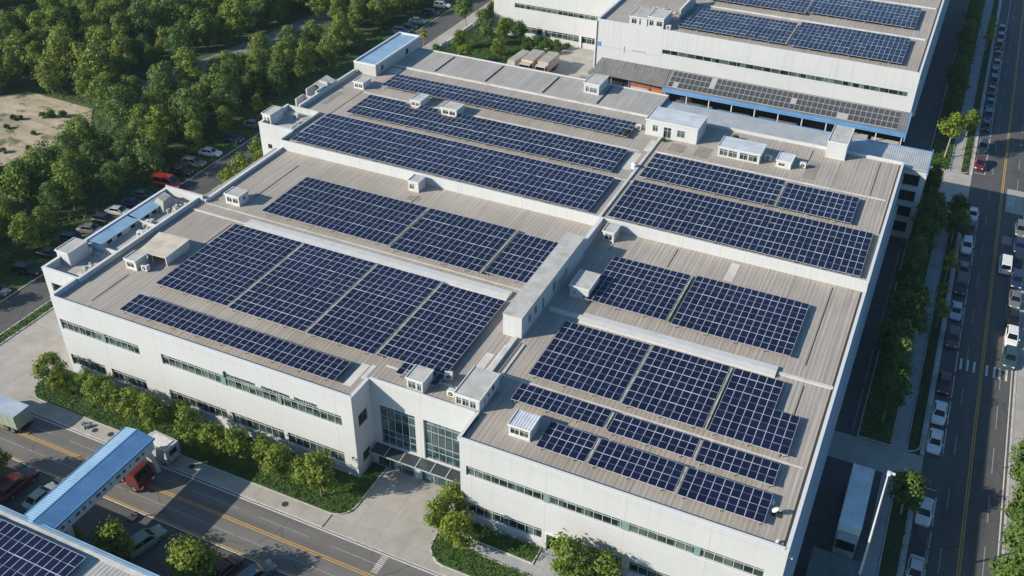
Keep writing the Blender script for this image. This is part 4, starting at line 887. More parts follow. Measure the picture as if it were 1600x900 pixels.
def array(label, x0, x1, y0, y1, z, roofz, rows=None, skip=(), cap=100, walk=0):
    t = thing('solar_array', label, 'solar array', ((x0 + x1) / 2, (y0 + y1) / 2, roofz), 0, GA)
    nx, ny = max(1, round((x1 - x0) / PX)), rows or max(1, round((y1 - y0) / PY)); sx, sy = (x1 - x0) / nx, (y1 - y0) / ny
    rs = random.Random(int(x0 * 31 + y0 * 17))
    cells = [(i, j) for j in range(ny) for i in range(nx) if not any(a <= x0 + (i + .5) * sx <= b and c <= y0 + (j + .5) * sy <= d for a, b, c, d in skip)]
    rest = MB(); rest_mi = []
    rowt = [rs.gauss(0, .010) for _ in range(ny + 1)]
    for k, (i, j) in enumerate(cells):
        x, y = x0 + (i + .5) * sx, y0 + (j + .5) * sy; dz = rs.uniform(-.012, .012); rx, ry = rs.gauss(0, .011) + rowt[j], rs.gauss(0, .011)
        PM = PMS[j % 2]
        if k < cap:
            o = bpy.data.objects.new('solar_panel', PM); COL.objects.link(o); o.parent = t
            o.location = (x - t.location.x, y - t.location.y, z + dz - roofz); o.scale = (sx / PX, sy / PY, 1); o.rotation_euler = (rx, ry, 0)
        else:
            n = len(rest.v); nb = 6
            for v in PM.vertices: rest.v.append((x + v.co.x * sx / PX, y + v.co.y * sy / PY, z + dz + v.co.z + rx * v.co.y - ry * v.co.x))
            for p in PM.polygons: rest.f.append(tuple(n + q for q in p.vertices)); rest_mi.append(p.material_index)
    if rest.v:
        o = rest.build('solar_panel', [M['panel'], M['panel_frame']], t); o['kind'] = 'stuff'
        o.data.polygons.foreach_set('material_index', rest_mi); o.data.update()
    b = MB(); here = set(cells)
    for j in range(ny):
        xs = [i for i in range(nx) if (i, j) in here]
        for f in (.25, .75):
            y = y0 + (j + f) * sy; k = 0
            while k < len(xs):
                e = k
                while e + 1 < len(xs) and xs[e + 1] == xs[e] + 1: e += 1
                b.box(x0 + xs[k] * sx + .02, x0 + (xs[e] + 1) * sx - .02, y - .03, y + .03, z - .15, z - .06); k = e + 1
    for i in range(0, nx, 4):
        x = x0 + (i + .5) * sx; js = [j for j in range(ny) if (i, j) in here]
        if not js: continue
        ya, yb = y0 + js[0] * sy + .1, y0 + (js[-1] + 1) * sy - .1
        b.box(x - .03, x + .03, ya, yb, z - .24, z - .155)
        y = ya + .1
        while y < yb: b.box(x - .04, x + .04, y - .04, y + .04, roofz, z - .245); y += 2.4
    b.build('rack', M['rack'], t)
    if walk:
        b = MB(); b.box(x1 + .08, x1 + walk - .08, y0 + .1, y1 - .1, z - .12, z - .06)
        b.build('walkway', M['walk'], t)
    return t
ZPL, ZPH, ZPF = 13.15, 14.4, 15.9
array('narrow solar row along the front edge of the left wing', 10.5, 43.7, 1.6, 5.5, ZPL, ZL, rows=4)
array('leftmost block of the big front-left solar field', 10.6, 22.6, 8.3, 25.7, ZPL, ZL, rows=16, walk=.4)
array('second block from the left of the big front-left solar field', 23.0, 35.0, 8.1, 25.7, ZPL, ZL, rows=16, walk=.4)
array('third block from the left of the big front-left solar field', 35.4, 45.4, 8.0, 25.7, ZPL, ZL, rows=16, walk=.4)
array('rightmost block of the big front-left solar field, beside the firewall room', 45.8, 55.3, 8.4, 25.4, ZPL, ZL, rows=16)
array('short extra solar strip behind the small shed over the entrance', 49.6, 55.3, 6.1, 8.37, ZPL, ZL, rows=2, skip=[(51, 54.5, 6, 7.4)])
array('left block of the left wing solar row behind the vent ridge', 11.7, 34.0, 30.4, 42.5, ZPL, ZL, rows=8, walk=.4)
array('middle block of the left wing solar row behind the vent ridge', 34.6, 49.0, 29.9, 42.5, ZPL, ZL, rows=8, walk=.4)
array('small block against the firewall room behind the vent ridge', 49.6, 56.4, 30.4, 41.9, ZPL, ZL, rows=8)
array('left block behind the vent ridge on the right wing, beside the half-shaded shed', 64.6, 75.9, 30.5, 42.2, ZPL, ZL, rows=9, walk=.4)
array('right block behind the vent ridge on the right wing', 76.7, 92.2, 30.2, 42.5, ZPL, ZL, rows=9)
array('left block in front of the vent ridge on the right wing', 64.2, 75.8, 12.9, 24.8, ZPL, ZL, rows=9, walk=.4)
array('middle block in front of the vent ridge on the right wing', 76.2, 86.0, 12.7, 25.0, ZPL, ZL, rows=9, walk=.4)
array('right block with stepped corner in front of the vent ridge on the right wing', 86.6, 95.6, 12.6, 25.0, ZPL, ZL, rows=9, skip=[(93.0, 96, 19.6, 26)])
array('left end of the thin middle solar strip on the right wing', 64.2, 75.7, 7.9, 11.1, ZPL, ZL, rows=3, walk=.4)
array('centre piece of the thin middle solar strip on the right wing', 76.3, 86.2, 7.6, 11.0, ZPL, ZL, rows=3, walk=.4)
array('right end of the thin middle solar strip on the right wing', 86.6, 95.2, 7.4, 11.0, ZPL, ZL, rows=3)
array('left end of the front solar row on the right wing, beside the glazed cabin', 70.0, 75.8, 2.0, 6.4, ZPL, ZL, rows=4, walk=.4)
array('centre piece of the front solar row on the right wing', 76.2, 85.9, 1.9, 6.3, ZPL, ZL, rows=4, walk=.4)
array('right end of the front solar row on the right wing, near the corner dish', 86.3, 95.5, 1.8, 6.2, ZPL, ZL, rows=4)
array('rearmost long solar row on the left of the upper roof', 5.0, 54.1, 76.7, 82.8, ZPH, ZH, rows=4)
array('middle long solar row on the upper roof left, with two sheds in it', 5.5, 56.0, 63.7, 72.1, ZPH, ZH, rows=5, skip=[(13.2, 16.4, 71.0, 73), (19.8, 24.2, 70.4, 73)])
array('deep solar field along the step at the front left of the upper roof', 3.1, 57.3, 50.3, 62.0, ZPH, ZH, rows=7)
array('rear solar row on the right of the upper roof', 60.6, 82.2, 64.2, 73.1, ZPH, ZH, rows=5, walk=.4)
array('short rear solar block at the right end of the upper roof', 82.7, 93.8, 64.2, 72.6, ZPH, ZH, rows=5)
array('deep solar field along the step at the front right of the upper roof', 60.4, 97.3, 50.2, 62.7, ZPH, ZH, rows=7)
array('left block of the front solar row on the far factory', 47.0, 69.8, 128.6, 142.0, ZPF, ZF, rows=7, walk=.4)
array('right block of the front solar row on the far factory', 70.5, 92.9, 128.4, 143.4, ZPF, ZF, rows=8)
array('left block of the second solar row on the far factory', 48.0, 69.6, 149.0, 162.0, ZPF, ZF, rows=7, walk=.4)
array('right block of the second solar row on the far factory', 70.2, 92.9, 150.2, 164.0, ZPF, ZF, rows=7)
zsw = lambda y: 6.95 + (-26.7 - y) * (1.7 / 48.3)
t = array('solar panels on the warehouse roof in the lower left corner', 12.5, 32.3, -40.0, -28.2, 7.75, 7.15)

# ------------------------------------------------------------------ vehicles
def loft(b, stations):
    """stations: (y, [(x,z) half profile from bottom to top centre-line side]) mirrored"""
    rings = []
    for y, prof in stations:
        n = len(b.v); ring = [(x, y, z) for x, z in prof] + [(-x, y, z) for x, z in reversed(prof)]
        b.v += ring; rings.append((n, len(ring)))
    for (a, k), (c, _) in zip(rings, rings[1:]): b.f += [(a + i, c + i, c + (i + 1) % k, a + (i + 1) % k) for i in range(k)]
    a, k = rings[0]; b.f.append(tuple(a + i for i in range(k))); a, k = rings[-1]; b.f.append(tuple(a + i for i in reversed(range(k))))
    return b
def wheels(t, spots, r=.33, w=.22):
    for x, y in spots:
        b = MB(); b.cyl((x, y, r), 'x', r, w, 14); wh = b.build('wheel', M['tyre'], t)
        b = MB(); b.cyl((x + (w / 2 + .006) * (1 if x > 0 else -1), y, r), 'x', r * .6, .012, 12); b.build('rim', M['rim'], wh)
def make_car(name, label, cat, pm, kind='sedan', group=None):
    t = thing(name, label, cat, (0, 0, 0), 0.0, group)
    L = 4.6 if kind != 'van' else 5.2; h = L / 2; W = .9 if kind != 'van' else .98
    belt = {'sedan': .92, 'suv': 1.02, 'van': 1.05}[kind]; top = {'sedan': 1.44, 'suv': 1.68, 'van': 2.05}[kind]
    hood = {'sedan': .86, 'suv': 1.0, 'van': 1.0}[kind]; boot = {'sedan': .95, 'suv': 1.0, 'van': 1.05}[kind]
    def pr(w, z0, z1, c=.10): return [(w * .92, z0), (w, z0 + .14), (w * .985, z1 - c), (w * .86, z1), (0.001, z1 + .02)]
    b = MB(); loft(b, [(-h, pr(W * .80, .34, boot - .2)), (-h + .12, pr(W * .93, .27, boot - .04)), (-h + .8, pr(W, .22, boot)), (-.4, pr(W, .2, belt)), (.9, pr(W, .2, belt)), (h - .7, pr(W * .98, .22, hood - .04)), (h - .16, pr(W * .9, .27, hood - .16)), (h, pr(W * .76, .34, hood - .34))])
    body = b.build('body', pm, t)
    for p in body.data.polygons: p.use_smooth = False
    cy = {'sedan': (-1.75, -1.05, .35, 1.15), 'suv': (-2.15, -1.85, .35, 1.15), 'van': (-2.5, -2.4, .9, 1.75)}[kind]
    W1, W2 = W * .90, W * (.70 if kind == 'sedan' else .76)
    b = MB(); lo = lambda y, w: [(-w, y), (w, y)]
    z0 = belt - .02
    b.hexa([(-W1, cy[0], z0), (W1, cy[0], z0), (W1, cy[3], z0), (-W1, cy[3], z0)], [(-W2, cy[1], top), (W2, cy[1], top), (W2, cy[2], top), (-W2, cy[2], top)])
    b.build('cabin', pm, t, bevel=.05)
    g = MB(); e = .022                                       # glazing set just proud of the cabin faces
    def face(p0, p1, p2, p3, a0, a1, c0, c1, nrm):
        P_ = lambda u, v: tuple((Vector(p0) * (1 - u) + Vector(p1) * u) * (1 - v) + (Vector(p3) * (1 - u) + Vector(p2) * u) * v + Vector(nrm) * e)
        g.quad(P_(a0, c0), P_(a1, c0), P_(a1, c1), P_(a0, c1))
    A, B_, C_, D_ = (-W1, cy[0], z0), (W1, cy[0], z0), (W1, cy[3], z0), (-W1, cy[3], z0); a_, b_, c_, d_ = (-W2, cy[1], top), (W2, cy[1], top), (W2, cy[2], top), (-W2, cy[2], top)
    face(C_, D_, d_, c_, .07, .93, .08, .90, (0, .7, .6)); face(A, B_, b_, a_, .08, .92, .15, .9, (0, -.8, .5))
    for q in ((B_, C_, c_, b_, (1, 0, .3)), (D_, A, a_, d_, (-1, 0, .3))): face(*q[:4], .06, .48, .12, .86, q[4]); face(*q[:4], .52, .93, .12, .86, q[4])
    g.build('window', M['carglass'], t)
    wy = L * .29; wheels(t, [(W - .12, wy), (-W + .12, wy), (W - .12, -wy), (-W + .12, -wy)])
    for s in (-1, 1):
        b = MB(); b.box(s * W * .62 - .17, s * W * .62 + .17, h - .14, h - .02, hood - .36, hood - .22); b.build('headlight', M['lamp'], t)
        b = MB(); b.box(s * W * .66 - .15, s * W * .66 + .15, -h - .005, -h + .1, boot - .3, boot - .14); b.build('tail_light', M['tail'], t)
        b = MB(); b.box(s * (W + .08) - .09, s * (W + .08) + .09, cy[3] - .42, cy[3] - .28, belt, belt + .14); b.build('mirror', pm, t)
    return t
protos = {}
def car(label, x, y, rz, color, kind='sedan', z=0.01, group=None, cat=None, s=1.0, name=None):
    nm = name or {'sedan': 'parked_car', 'suv': 'parked_car', 'van': 'parked_van'}[kind]
    k = (color, kind)
    if k not in protos: o = protos[k] = make_car(nm, label, cat or ('van' if kind == 'van' else 'car'), P[color], kind)
    else: o = copy_tree(protos[k]); o.name = nm
    o.location = (x, y, z); o.rotation_euler = (0, 0, math.radians(rz)); o.scale = (s, s, s)
    o['label'] = label; o['category'] = cat or ('van' if kind == 'van' else 'car')
    if group: o['group'] = group
    elif 'group' in o: del o['group']
    return o
GK = 'cars parked along the kerb of the right-hand street'
KERB = [(14.1, 'silver', 'sedan', 'silver car at the bottom edge of the kerbside row, behind the black car'), (18.4, 'black', 'suv', 'black car between the tree-shaded white car and the silver car at the bottom edge'),
        (24.0, 'white', 'sedan', 'white car under the edge of the street tree beside the lamp pole'), (37.3, 'white', 'sedan', 'nearer of two white cars just past the driveway mouth'),
        (43.4, 'white', 'sedan', 'farther of two white cars just past the driveway mouth'), (50.3, 'maroon', 'sedan', 'dark car with maroon ends in front of the pair of white cars'),
        (61.6, 'brown', 'suv', 'black-roofed brown car just beyond the crosswalk gap'), (69.3, 'silver', 'sedan', 'pale silver car with dark glass past the crosswalk'),
        (76.6, 'maroon', 'suv', 'maroon car between the silver car and the grey car'), (82.0, 'grey', 'sedan', 'grey car behind the maroon car in the shaded kerb row'),
        (90.0, 'white', 'suv', 'white car level with the yellow-green street tree'), (96.5, 'maroon', 'sedan', 'dark red car wedged between two white cars'), (101.9, 'white', 'sedan', 'white car nearest the junction in the shaded kerb row'),
        (123.0, 'maroon', 'suv', 'sunlit maroon car nearest the junction, beside the grass corner'), (131.3, 'grey', 'suv', 'sunlit grey car behind the maroon one, by the grass corner'),
        (142.2, 'black', 'sedan', 'black car at the edge of the shade beyond the grass corner'), (147.6, 'navy', 'suv', 'navy car touching the black car in the far row'), (154.6, 'teal', 'sedan', 'teal car in the far shaded row'),
        (162.3, 'maroon', 'sedan', 'maroon car just past the teal one in the far row'), (168.3, 'black', 'suv', 'tall black car in the far shaded row'), (174.0, 'navy', 'sedan', 'navy car behind the tall black one'), (179.8, 'grey', 'sedan', 'grey car far along the street'),
        (185.9, 'black', 'sedan', 'black car past the far grey one'), (192.8, 'maroon', 'suv', 'maroon car near the far end of the row'), (198.5, 'navy', 'suv', 'navy car next to last in the far row'), (204.5, 'black', 'suv', 'black car at the far end of the kerb row')]
for y, c, k, lb in KERB: car(lb, 111.75 + rnd.uniform(-.08, .08), y, 180 + rnd.uniform(-1.5, 1.5), c, k, group=GK)
GO = 'cars on the opposite side of the right-hand street'
for x, y, c, k, lb in [(119.75, 60.2, 'teal', 'suv', 'dark teal car at the head of the far kerb row, by the crosswalk'), (119.8, 65.6, 'white', 'suv', 'white car directly behind the dark teal one at the far kerb'), (118.0, 86.6, 'white', 'van', 'white van driving in the far lane of the street'),
                       (119.85, 71.0, 'black', 'sedan', 'black car in the deep shade of the far kerb, nearest the white one'), (119.85, 76.6, 'grey', 'sedan', 'grey car in the far kerb shade'), (119.85, 82.4, 'navy', 'suv', 'navy car in the far kerb shade'), (119.85, 88.2, 'black', 'suv', 'black car at the far kerb beside the white van'), (119.85, 94.0, 'navy', 'sedan', 'navy car at the far kerb just past the white van'), (119.85, 99.8, 'grey', 'suv', 'grey car at the far kerb nearest the painted word')]:
    car(lb, x, y, 180 if x > 119.5 else 0, c, k, group=GO, z=.02 if x < 121 else .10)
GL = 'cars nosed into the lane-side parking by the woodland'
cols = ['black', 'navy', 'grey', 'black', 'teal', 'white', 'navy', 'black', 'grey', 'black', 'navy', 'black', 'white', 'navy', 'grey', 'silver']
LEFT = [(9.0, 'grey', 'grey car cut by the left edge of the photo beside the lane'), (15.2, 'black', 'black car on the verge near the left edge'), (20.5, 'black', 'black car hidden in the shade left of the annex corner'), (25.5, 'navy', 'navy car in shade level with the front annex terrace'), (29.2, 'grey', 'grey car in shade beside the annex'),
        (32.6, 'black', 'black car in the row beside the annex blue roof'), (36.0, 'silver', 'silver-nosed car among dark ones beside the annex'), (39.2, 'navy', 'navy car close behind the annex blue roof'), (42.4, 'teal', 'teal car next to the red van'), (52.4, 'black', 'black car just beyond the red van'), (56.2, 'grey', 'grey car second beyond the red van'),
        (61.0, 'white', 'white car with sunlit roof on the lane verge'), (67.8, 'navy', 'navy car alone on the grass, right of the white one'), (75.0, 'grey', 'grey car half hidden by the white stair tower'),
        (135.0, 'navy', 'navy car nearest the blue-roofed room, far lane'), (138.6, 'black', 'black car behind the far navy one'), (143.0, 'silver', 'silver car on the far verge'), (149.8, 'navy', 'navy car near the top edge of the far lane'), (156.5, 'white', 'white car at the top edge of the far lane')]
for y, c, lb in LEFT: car(lb, -25.2 + rnd.uniform(-.3, .3), y, -78 + rnd.uniform(-4, 4), c, 'sedan' if rnd.random() < .7 else 'suv', group=GL, z=.02)
car('bright red van parked on the lane between the woodland and the annex', -24.3, 47.6, -84, 'red', 'van', s=1.08)
car('maroon car parked under the tree by the footbridge, near the left edge', 10.6, -19.7, 0, 'maroon', 'suv', s=1.2)
car('pale green car half hidden behind the near end of the footbridge', 14.7, -19.8, -3, 'palegreen', 'sedan')
car('green car with dark roof between the two trees beside the warehouse', 30.8, -19.8, -14, 'green', 'suv', s=1.08)
car('maroon car behind the round tree at the bottom edge', 41.5, -19.0, -8, 'maroon', 'sedan')
car('grey car at the bottom edge of the front road parking', 45.2, -18.2, -20, 'grey', 'suv')
car('black car just visible round the left front corner of the factory', -2.6, 7.8, 8, 'black', 'suv')

def box_truck(name, label, x, y, rz, L, W, H, side, roofm, cabm, cat='truck', cabL=1.9, z=0.01, zb=1.0):
    """box truck, cab towards +y local"""
    t = thing(name, label, cat, (0, 0, 0))
    y0, y1 = -L / 2, L / 2 - cabL - .15
    b = MB(); b.box(-W / 2, W / 2, y0, y1, zb, H - .07); bx = b.build('cargo_box', side, t, bevel=.04)
    b = MB(); b.box(-W / 2 - .02, W / 2 + .02, y0 - .02, y1 + .02, H - .069, H); b.build('roof', roofm, bx)
    b = MB(); b.box(-W / 2 + .1, -.03, y0 - .035, y0 - .005, zb + .12, H - .25); b.box(.03, W / 2 - .1, y0 - .035, y0 - .005, zb + .12, H - .25); b.build('rear_door', side, bx)
    b = MB()
    for k in range(int((y1 - y0) / 1.2) + 1):
        for s in (-1, 1): yy = min(y0 + .05 + k * 1.2, y1 - .08); b.box(s * (W / 2 + .012) - .012, s * (W / 2 + .012) + .012, yy, yy + .06, zb + .05, H - .12)
    b.build('rib', side, bx)
    ch = min(H - .35, 2.75); c0, c1 = y1 + .15, L / 2; w = W / 2 - .08
    b = MB(); b.hexa([(-w, c0, .5), (w, c0, .5), (w, c1, .5), (-w, c1, .5)], [(-w, c0, 1.45), (w, c0, 1.45), (w, c1, 1.45), (-w, c1, 1.45)]); b.hexa([(-w, c0, 1.451), (w, c0, 1.451), (w, c1, 1.451), (-w, c1, 1.451)], [(-w + .08, c0, ch), (w - .08, c0, ch), (w - .08, c1 - .35, ch), (-w + .08, c1 - .35, ch)])
    cb = b.build('cab', cabm, t)
    b = MB(); b.hexa([(-w + .1, c1 - .05, 1.55), (w - .1, c1 - .05, 1.55), (w - .1, c1 + .005, 1.55), (-w + .1, c1 + .005, 1.55)], [(-w + .16, c1 - .36, ch - .15), (w - .16, c1 - .36, ch - .15), (w - .16, c1 - .27, ch - .15), (-w + .16, c1 - .27, ch - .15)]); b.build('windscreen', M['carglass'], cb)
    b = MB()
    for s in (-1, 1): b.hexa([(s * w - .012, c0 + .35, 1.55), (s * w + .012, c0 + .35, 1.55), (s * w + .012, c1 - .2, 1.55), (s * w - .012, c1 - .2, 1.55)], [(s * (w - .05) - .012, c0 + .35, ch - .3), (s * (w - .05) + .012, c0 + .35, ch - .3), (s * (w - .05) + .012, c1 - .42, ch - .3), (s * (w - .05) - .012, c1 - .42, ch - .3)])
    b.build('side_window', M['carglass'], cb)
    b = MB(); b.box(-W * .3, W * .3, y0 + .2, c1 - .3, .45, zb - .02); b.box(-W / 2 + .05, W / 2 - .05, y0, y0 + .1, .45, .6); b.build('chassis', M['under'], t)
    for s in (-1, 1):
        b = MB(); b.box(s * w * .75 - .16, s * w * .75 + .16, c1 - .02, c1 + .02, .7, .9); b.build('headlight', M['lamp'], cb)
        b = MB(); b.box(s * W * .4 - .12, s * W * .4 + .12, y0 - .03, y0 - .002, .62, .78); b.build('tail_light', M['tail'], t)
    ys = [c1 - .75, y0 + 1.2] + ([y0 + 2.3] if L > 8 else [])
    wheels(t, [(s * (W / 2 - .2), yy) for yy in ys for s in (-1, 1)], .48, .3)
    t.location = (x, y, z); t.rotation_euler = (0, 0, math.radians(rz)); return t
box_truck('box_truck', 'pale green box truck with grey-blue roof on the front road', -0.6, -11.6, 90, 8.4, 2.55, 3.3, P['palegreen'], M['box_roof'], P['green'])
box_truck('trailer_truck', 'long white box truck parked in the shaded yard beside the right wall', 103.95, 18.9, 180, 12.0, 2.5, 3.9, P['white'], M['trailer_roof'], P['silver'], cabL=1.4)
box_truck('box_truck', 'cream box truck standing in the courtyard, right of the pink-cabbed truck', 17.2, 128.6, 180, 8.6, 2.7, 3.3, P['pink'], M['tarp'], P['cream'])
box_truck('box_truck', 'tarpaulin-covered truck with pink cab in the courtyard beside the flat trailer', 13.4, 128.3, 180, 8.8, 2.9, 3.2, P['cream'], M['tarp'], P['pink'])
t = thing('flatbed_trailer', 'low grey sheeted trailer at the left of the courtyard trucks', 'trailer', (0, 0, 0)); b = MB(); b.hexa([(-1.2, -3.5, .9), (1.2, -3.5, .9), (1.2, 3.5, .9), (-1.2, 3.5, .9)], [(-.9, -3.2, 2.2), (.9, -3.2, 2.0), (1.0, 3.3, 2.5), (-1.0, 3.3, 2.5)]); b.build('tarpaulin', M['tarp'], t); b = MB(); b.box(-1.25, 1.25, -3.6, 3.6, .65, .89); b.build('bed', M['steel'], t); wheels(t, [(s * 1.0, y) for s in (-1, 1) for y in (-2.2, 2.2)], .36, .25); t.location = (9.6, 129.6, .01); t.rotation_euler = (0, 0, math.radians(-8))
# dump truck under the bridge
t = thing('dump_truck', 'red tipper truck with grey cover emerging from under the blue footbridge', 'dump truck', (0, 0, 0))
b = MB(); b.hexa([(-1.2, -3.4, 1.0), (1.2, -3.4, 1.0), (1.2, 1.2, 1.0), (-1.2, 1.2, 1.0)], [(-1.35, -3.7, 2.5), (1.35, -3.7, 2.5), (1.35, 1.4, 2.6), (-1.35, 1.4, 2.6)]); tb = b.build('tipper_body', P['orange'], t, bevel=.04)
b = MB(); b.hexa([(-1.2, -3.4, 2.61), (1.2, -3.4, 2.61), (1.2, -.8, 2.66), (-1.2, -.8, 2.66)], [(-1.0, -3.2, 2.7), (1.0, -3.2, 2.7), (1.0, -.9, 2.78), (-1.0, -.9, 2.78)]); b.build('load', P['maroon'], tb)
b = MB(); b.hexa([(-1.3, -.7, 2.63), (1.3, -.7, 2.63), (1.3, 1.45, 2.63), (-1.3, 1.45, 2.63)], [(-1.2, -.6, 2.86), (1.2, -.6, 2.86), (1.2, 1.5, 2.9), (-1.2, 1.5, 2.9)]); b.build('cover', M['tarp'], tb)
b = MB(); b.box(-1.2, 1.2, 1.6, 3.5, .55, 1.5); b.hexa([(-1.2, 1.6, 1.502), (1.2, 1.6, 1.502), (1.2, 3.5, 1.502), (-1.2, 3.5, 1.502)], [(-1.1, 1.6, 2.6), (1.1, 1.6, 2.6), (1.1, 3.0, 2.6), (-1.1, 3.0, 2.6)]); cb = b.build('cab', P['maroon'], t)
b = MB(); b.hexa([(-1.05, 3.44, 1.58), (1.05, 3.44, 1.58), (1.05, 3.5, 1.58), (-1.05, 3.5, 1.58)], [(-1.0, 3.06, 2.45), (1.0, 3.06, 2.45), (1.0, 3.12, 2.45), (-1.0, 3.12, 2.45)]); b.build('windscreen', M['carglass'], cb)
b = MB(); b.box(-1.15, 1.15, 3.5, 3.62, .5, .95); b.build('bumper', P['red'], cb)
for s in (-1, 1): b = MB(); b.box(s * .85 - .18, s * .85 + .18, 3.62, 3.66, .62, .84); b.build('headlight', M['lamp'], cb)
b = MB(); b.box(-.6, .6, -3.2, 3.2, .5, .98); b.build('chassis', M['under'], t)
wheels(t, [(s * 1.05, y) for s in (-1, 1) for y in (2.6, -1.2, -2.4)], .5, .32)
t.scale = (1.12, 1.0, 1.12); t.location = (21.3, -12.7, .01); t.rotation_euler = (0, 0, math.radians(-90))
t = thing('motorhome', 'boxy white camper van with rear window parked on the pavement behind the footbridge pillar', 'camper van', (0, 0, 0))
b = MB(); b.box(-1.15, 1.15, -2.4, 1.6, .55, 2.75); b.hexa([(-1.1, 1.61, .55), (1.1, 1.61, .55), (1.1, 2.9, .55), (-1.1, 2.9, .55)], [(-1.0, 1.61, 2.3), (1.0, 1.61, 2.3), (1.0, 2.2, 2.3), (-1.0, 2.2, 2.3)]); bd = b.build('body', P['silver'], t, bevel=.06)
b = MB(); b.box(-.6, .6, -2.43, -2.402, 1.5, 2.3); b.box(1.152, 1.175, -1.6, .8, 1.6, 2.3); b.build('window', M['carglass'], t)
b = MB(); b.box(-.8, .8, -1.9, .9, 2.76, 2.86); b.build('roof_rack', M['acmetal'], t)
for s in (-1, 1): b = MB(); b.box(s * .9 - .1, s * .9 + .1, -2.44, -2.402, .8, 1.1); b.build('tail_light', M['tail'], t)
wheels(t, [(s * 1.0, y) for s in (-1, 1) for y in (-1.5, 1.7)], .36, .24)
t.location = (22.6, -7.75, .11); t.rotation_euler = (0, 0, math.radians(86))
# yard shed by the right wall
t = thing('yard_shed', 'flat green-roofed shed in the shaded yard at the bottom right', 'shed', (103.3, 6, 0)); b = MB(); b.box(100.9, 106.0, -3, 10.3, 0, 2.85); b.build('wall', M['wall_grey'], t); b = MB(); b.box(100.7, 106.15, -3.2, 10.5, 2.852, 3.0); b.build('roof', m_speck('green_felt', (0.10, 0.14, 0.14), .5, .3), t)
# tall lamp mast
t = thing('lamp_mast', 'tall pale lamp mast standing beside the truck yard', 'lamp mast', (106.1, 8.8, 0))
b = MB(); b.tube([(106.1, 8.8, 0), (105.95, 8.9, 9), (105.72, 9.0, 18.0)], [.17, .125, .085], 10); b.build('pole', M['steel'], t)
b = MB(); b.box(105.57, 105.9, 8.8, 9.2, 18.0, 18.35); b.build('lamp_bracket', M['coping'], t)
b = MB(); b.box(105.8, 106.35, 8.9, 9.15, 18.2, 18.32); b.build('lamp_head', M['coping'], t)
t = thing('traffic_barrier', 'dark bent barrier standing on the road edge under the footbridge', 'barrier', (27.0, -17.5, 0))
b = MB(); b.tube([(26.6, -17.3, 0), (26.6, -17.3, .9), (27.4, -17.2, 1.3), (28.0, -17.2, 1.0)], .09, 6); b.build('arm', M['frame_dark'], t); b = MB(); b.box(26.2, 27.2, -17.8, -17.0, 0, .35); b.build('base', M['frame_dark'], t)
for x, y, lb in ((11.6, -7.9, 'dark manhole cover with debris on the pavement near the left corner'), (14.0, -7.6, 'single dark manhole cover on the pavement left of the footbridge end'), (27.3, -7.6, 'square drain grate on the pavement just right of the camper van'), (41.6, -7.8, 'square drain grate on the pavement near the forecourt corner')):
    b = MB(); b.tube([(x, y, .101), (x, y, .12)], .42, 14); tag(b.build('manhole_cover', M['gutter']), lb, 'manhole cover', 'covers in the front pavement')
t = thing('rubbish_bin', 'heap of green waste bags on the front pavement near the manholes', 'waste bags', (10.4, -7.8, .1)); b = MB()
for k in range(5): x, y = 10.3 + .3 * k * math.cos(k), -7.9 + .25 * math.sin(2.1 * k); b.hexa([(x - .3, y - .3, .1), (x + .3, y - .3, .1), (x + .3, y + .3, .1), (x - .3, y + .3, .1)], [(x - .2, y - .15, .5), (x + .15, y - .2, .55), (x + .2, y + .15, .5), (x - .1, y + .2, .6)])
b.build('bag', P['green'], t)
tag(MB().box(23.2, 26.4, 119.8, 122.6, 0, 1.2).build('skip', P['teal']), 'teal skip beyond the back edge of the roof in the courtyard', 'skip')
tag(MB().box(26.2, 28.4, 124.8, 127.6, 0, 1.3).box(26.4, 27.6, 131.6, 134.2, 0, .8).build('pallet_stack', P['grey']), 'grey stacked goods against the far factory corner in the courtyard', 'goods')
t = thing('garden_wall', 'low white wall with gaps along the lane side of the garden', 'wall', (-11.6, 125, 0)); b = MB()
y = 101
while y < 175:
    e = y + rnd.uniform(3, 8); b.box(-11.9, -11.5, y, e, 0, rnd.uniform(.6, 1.0)); y = e + rnd.uniform(.1, 1.0)
b.build('wall', M['coping'], t)

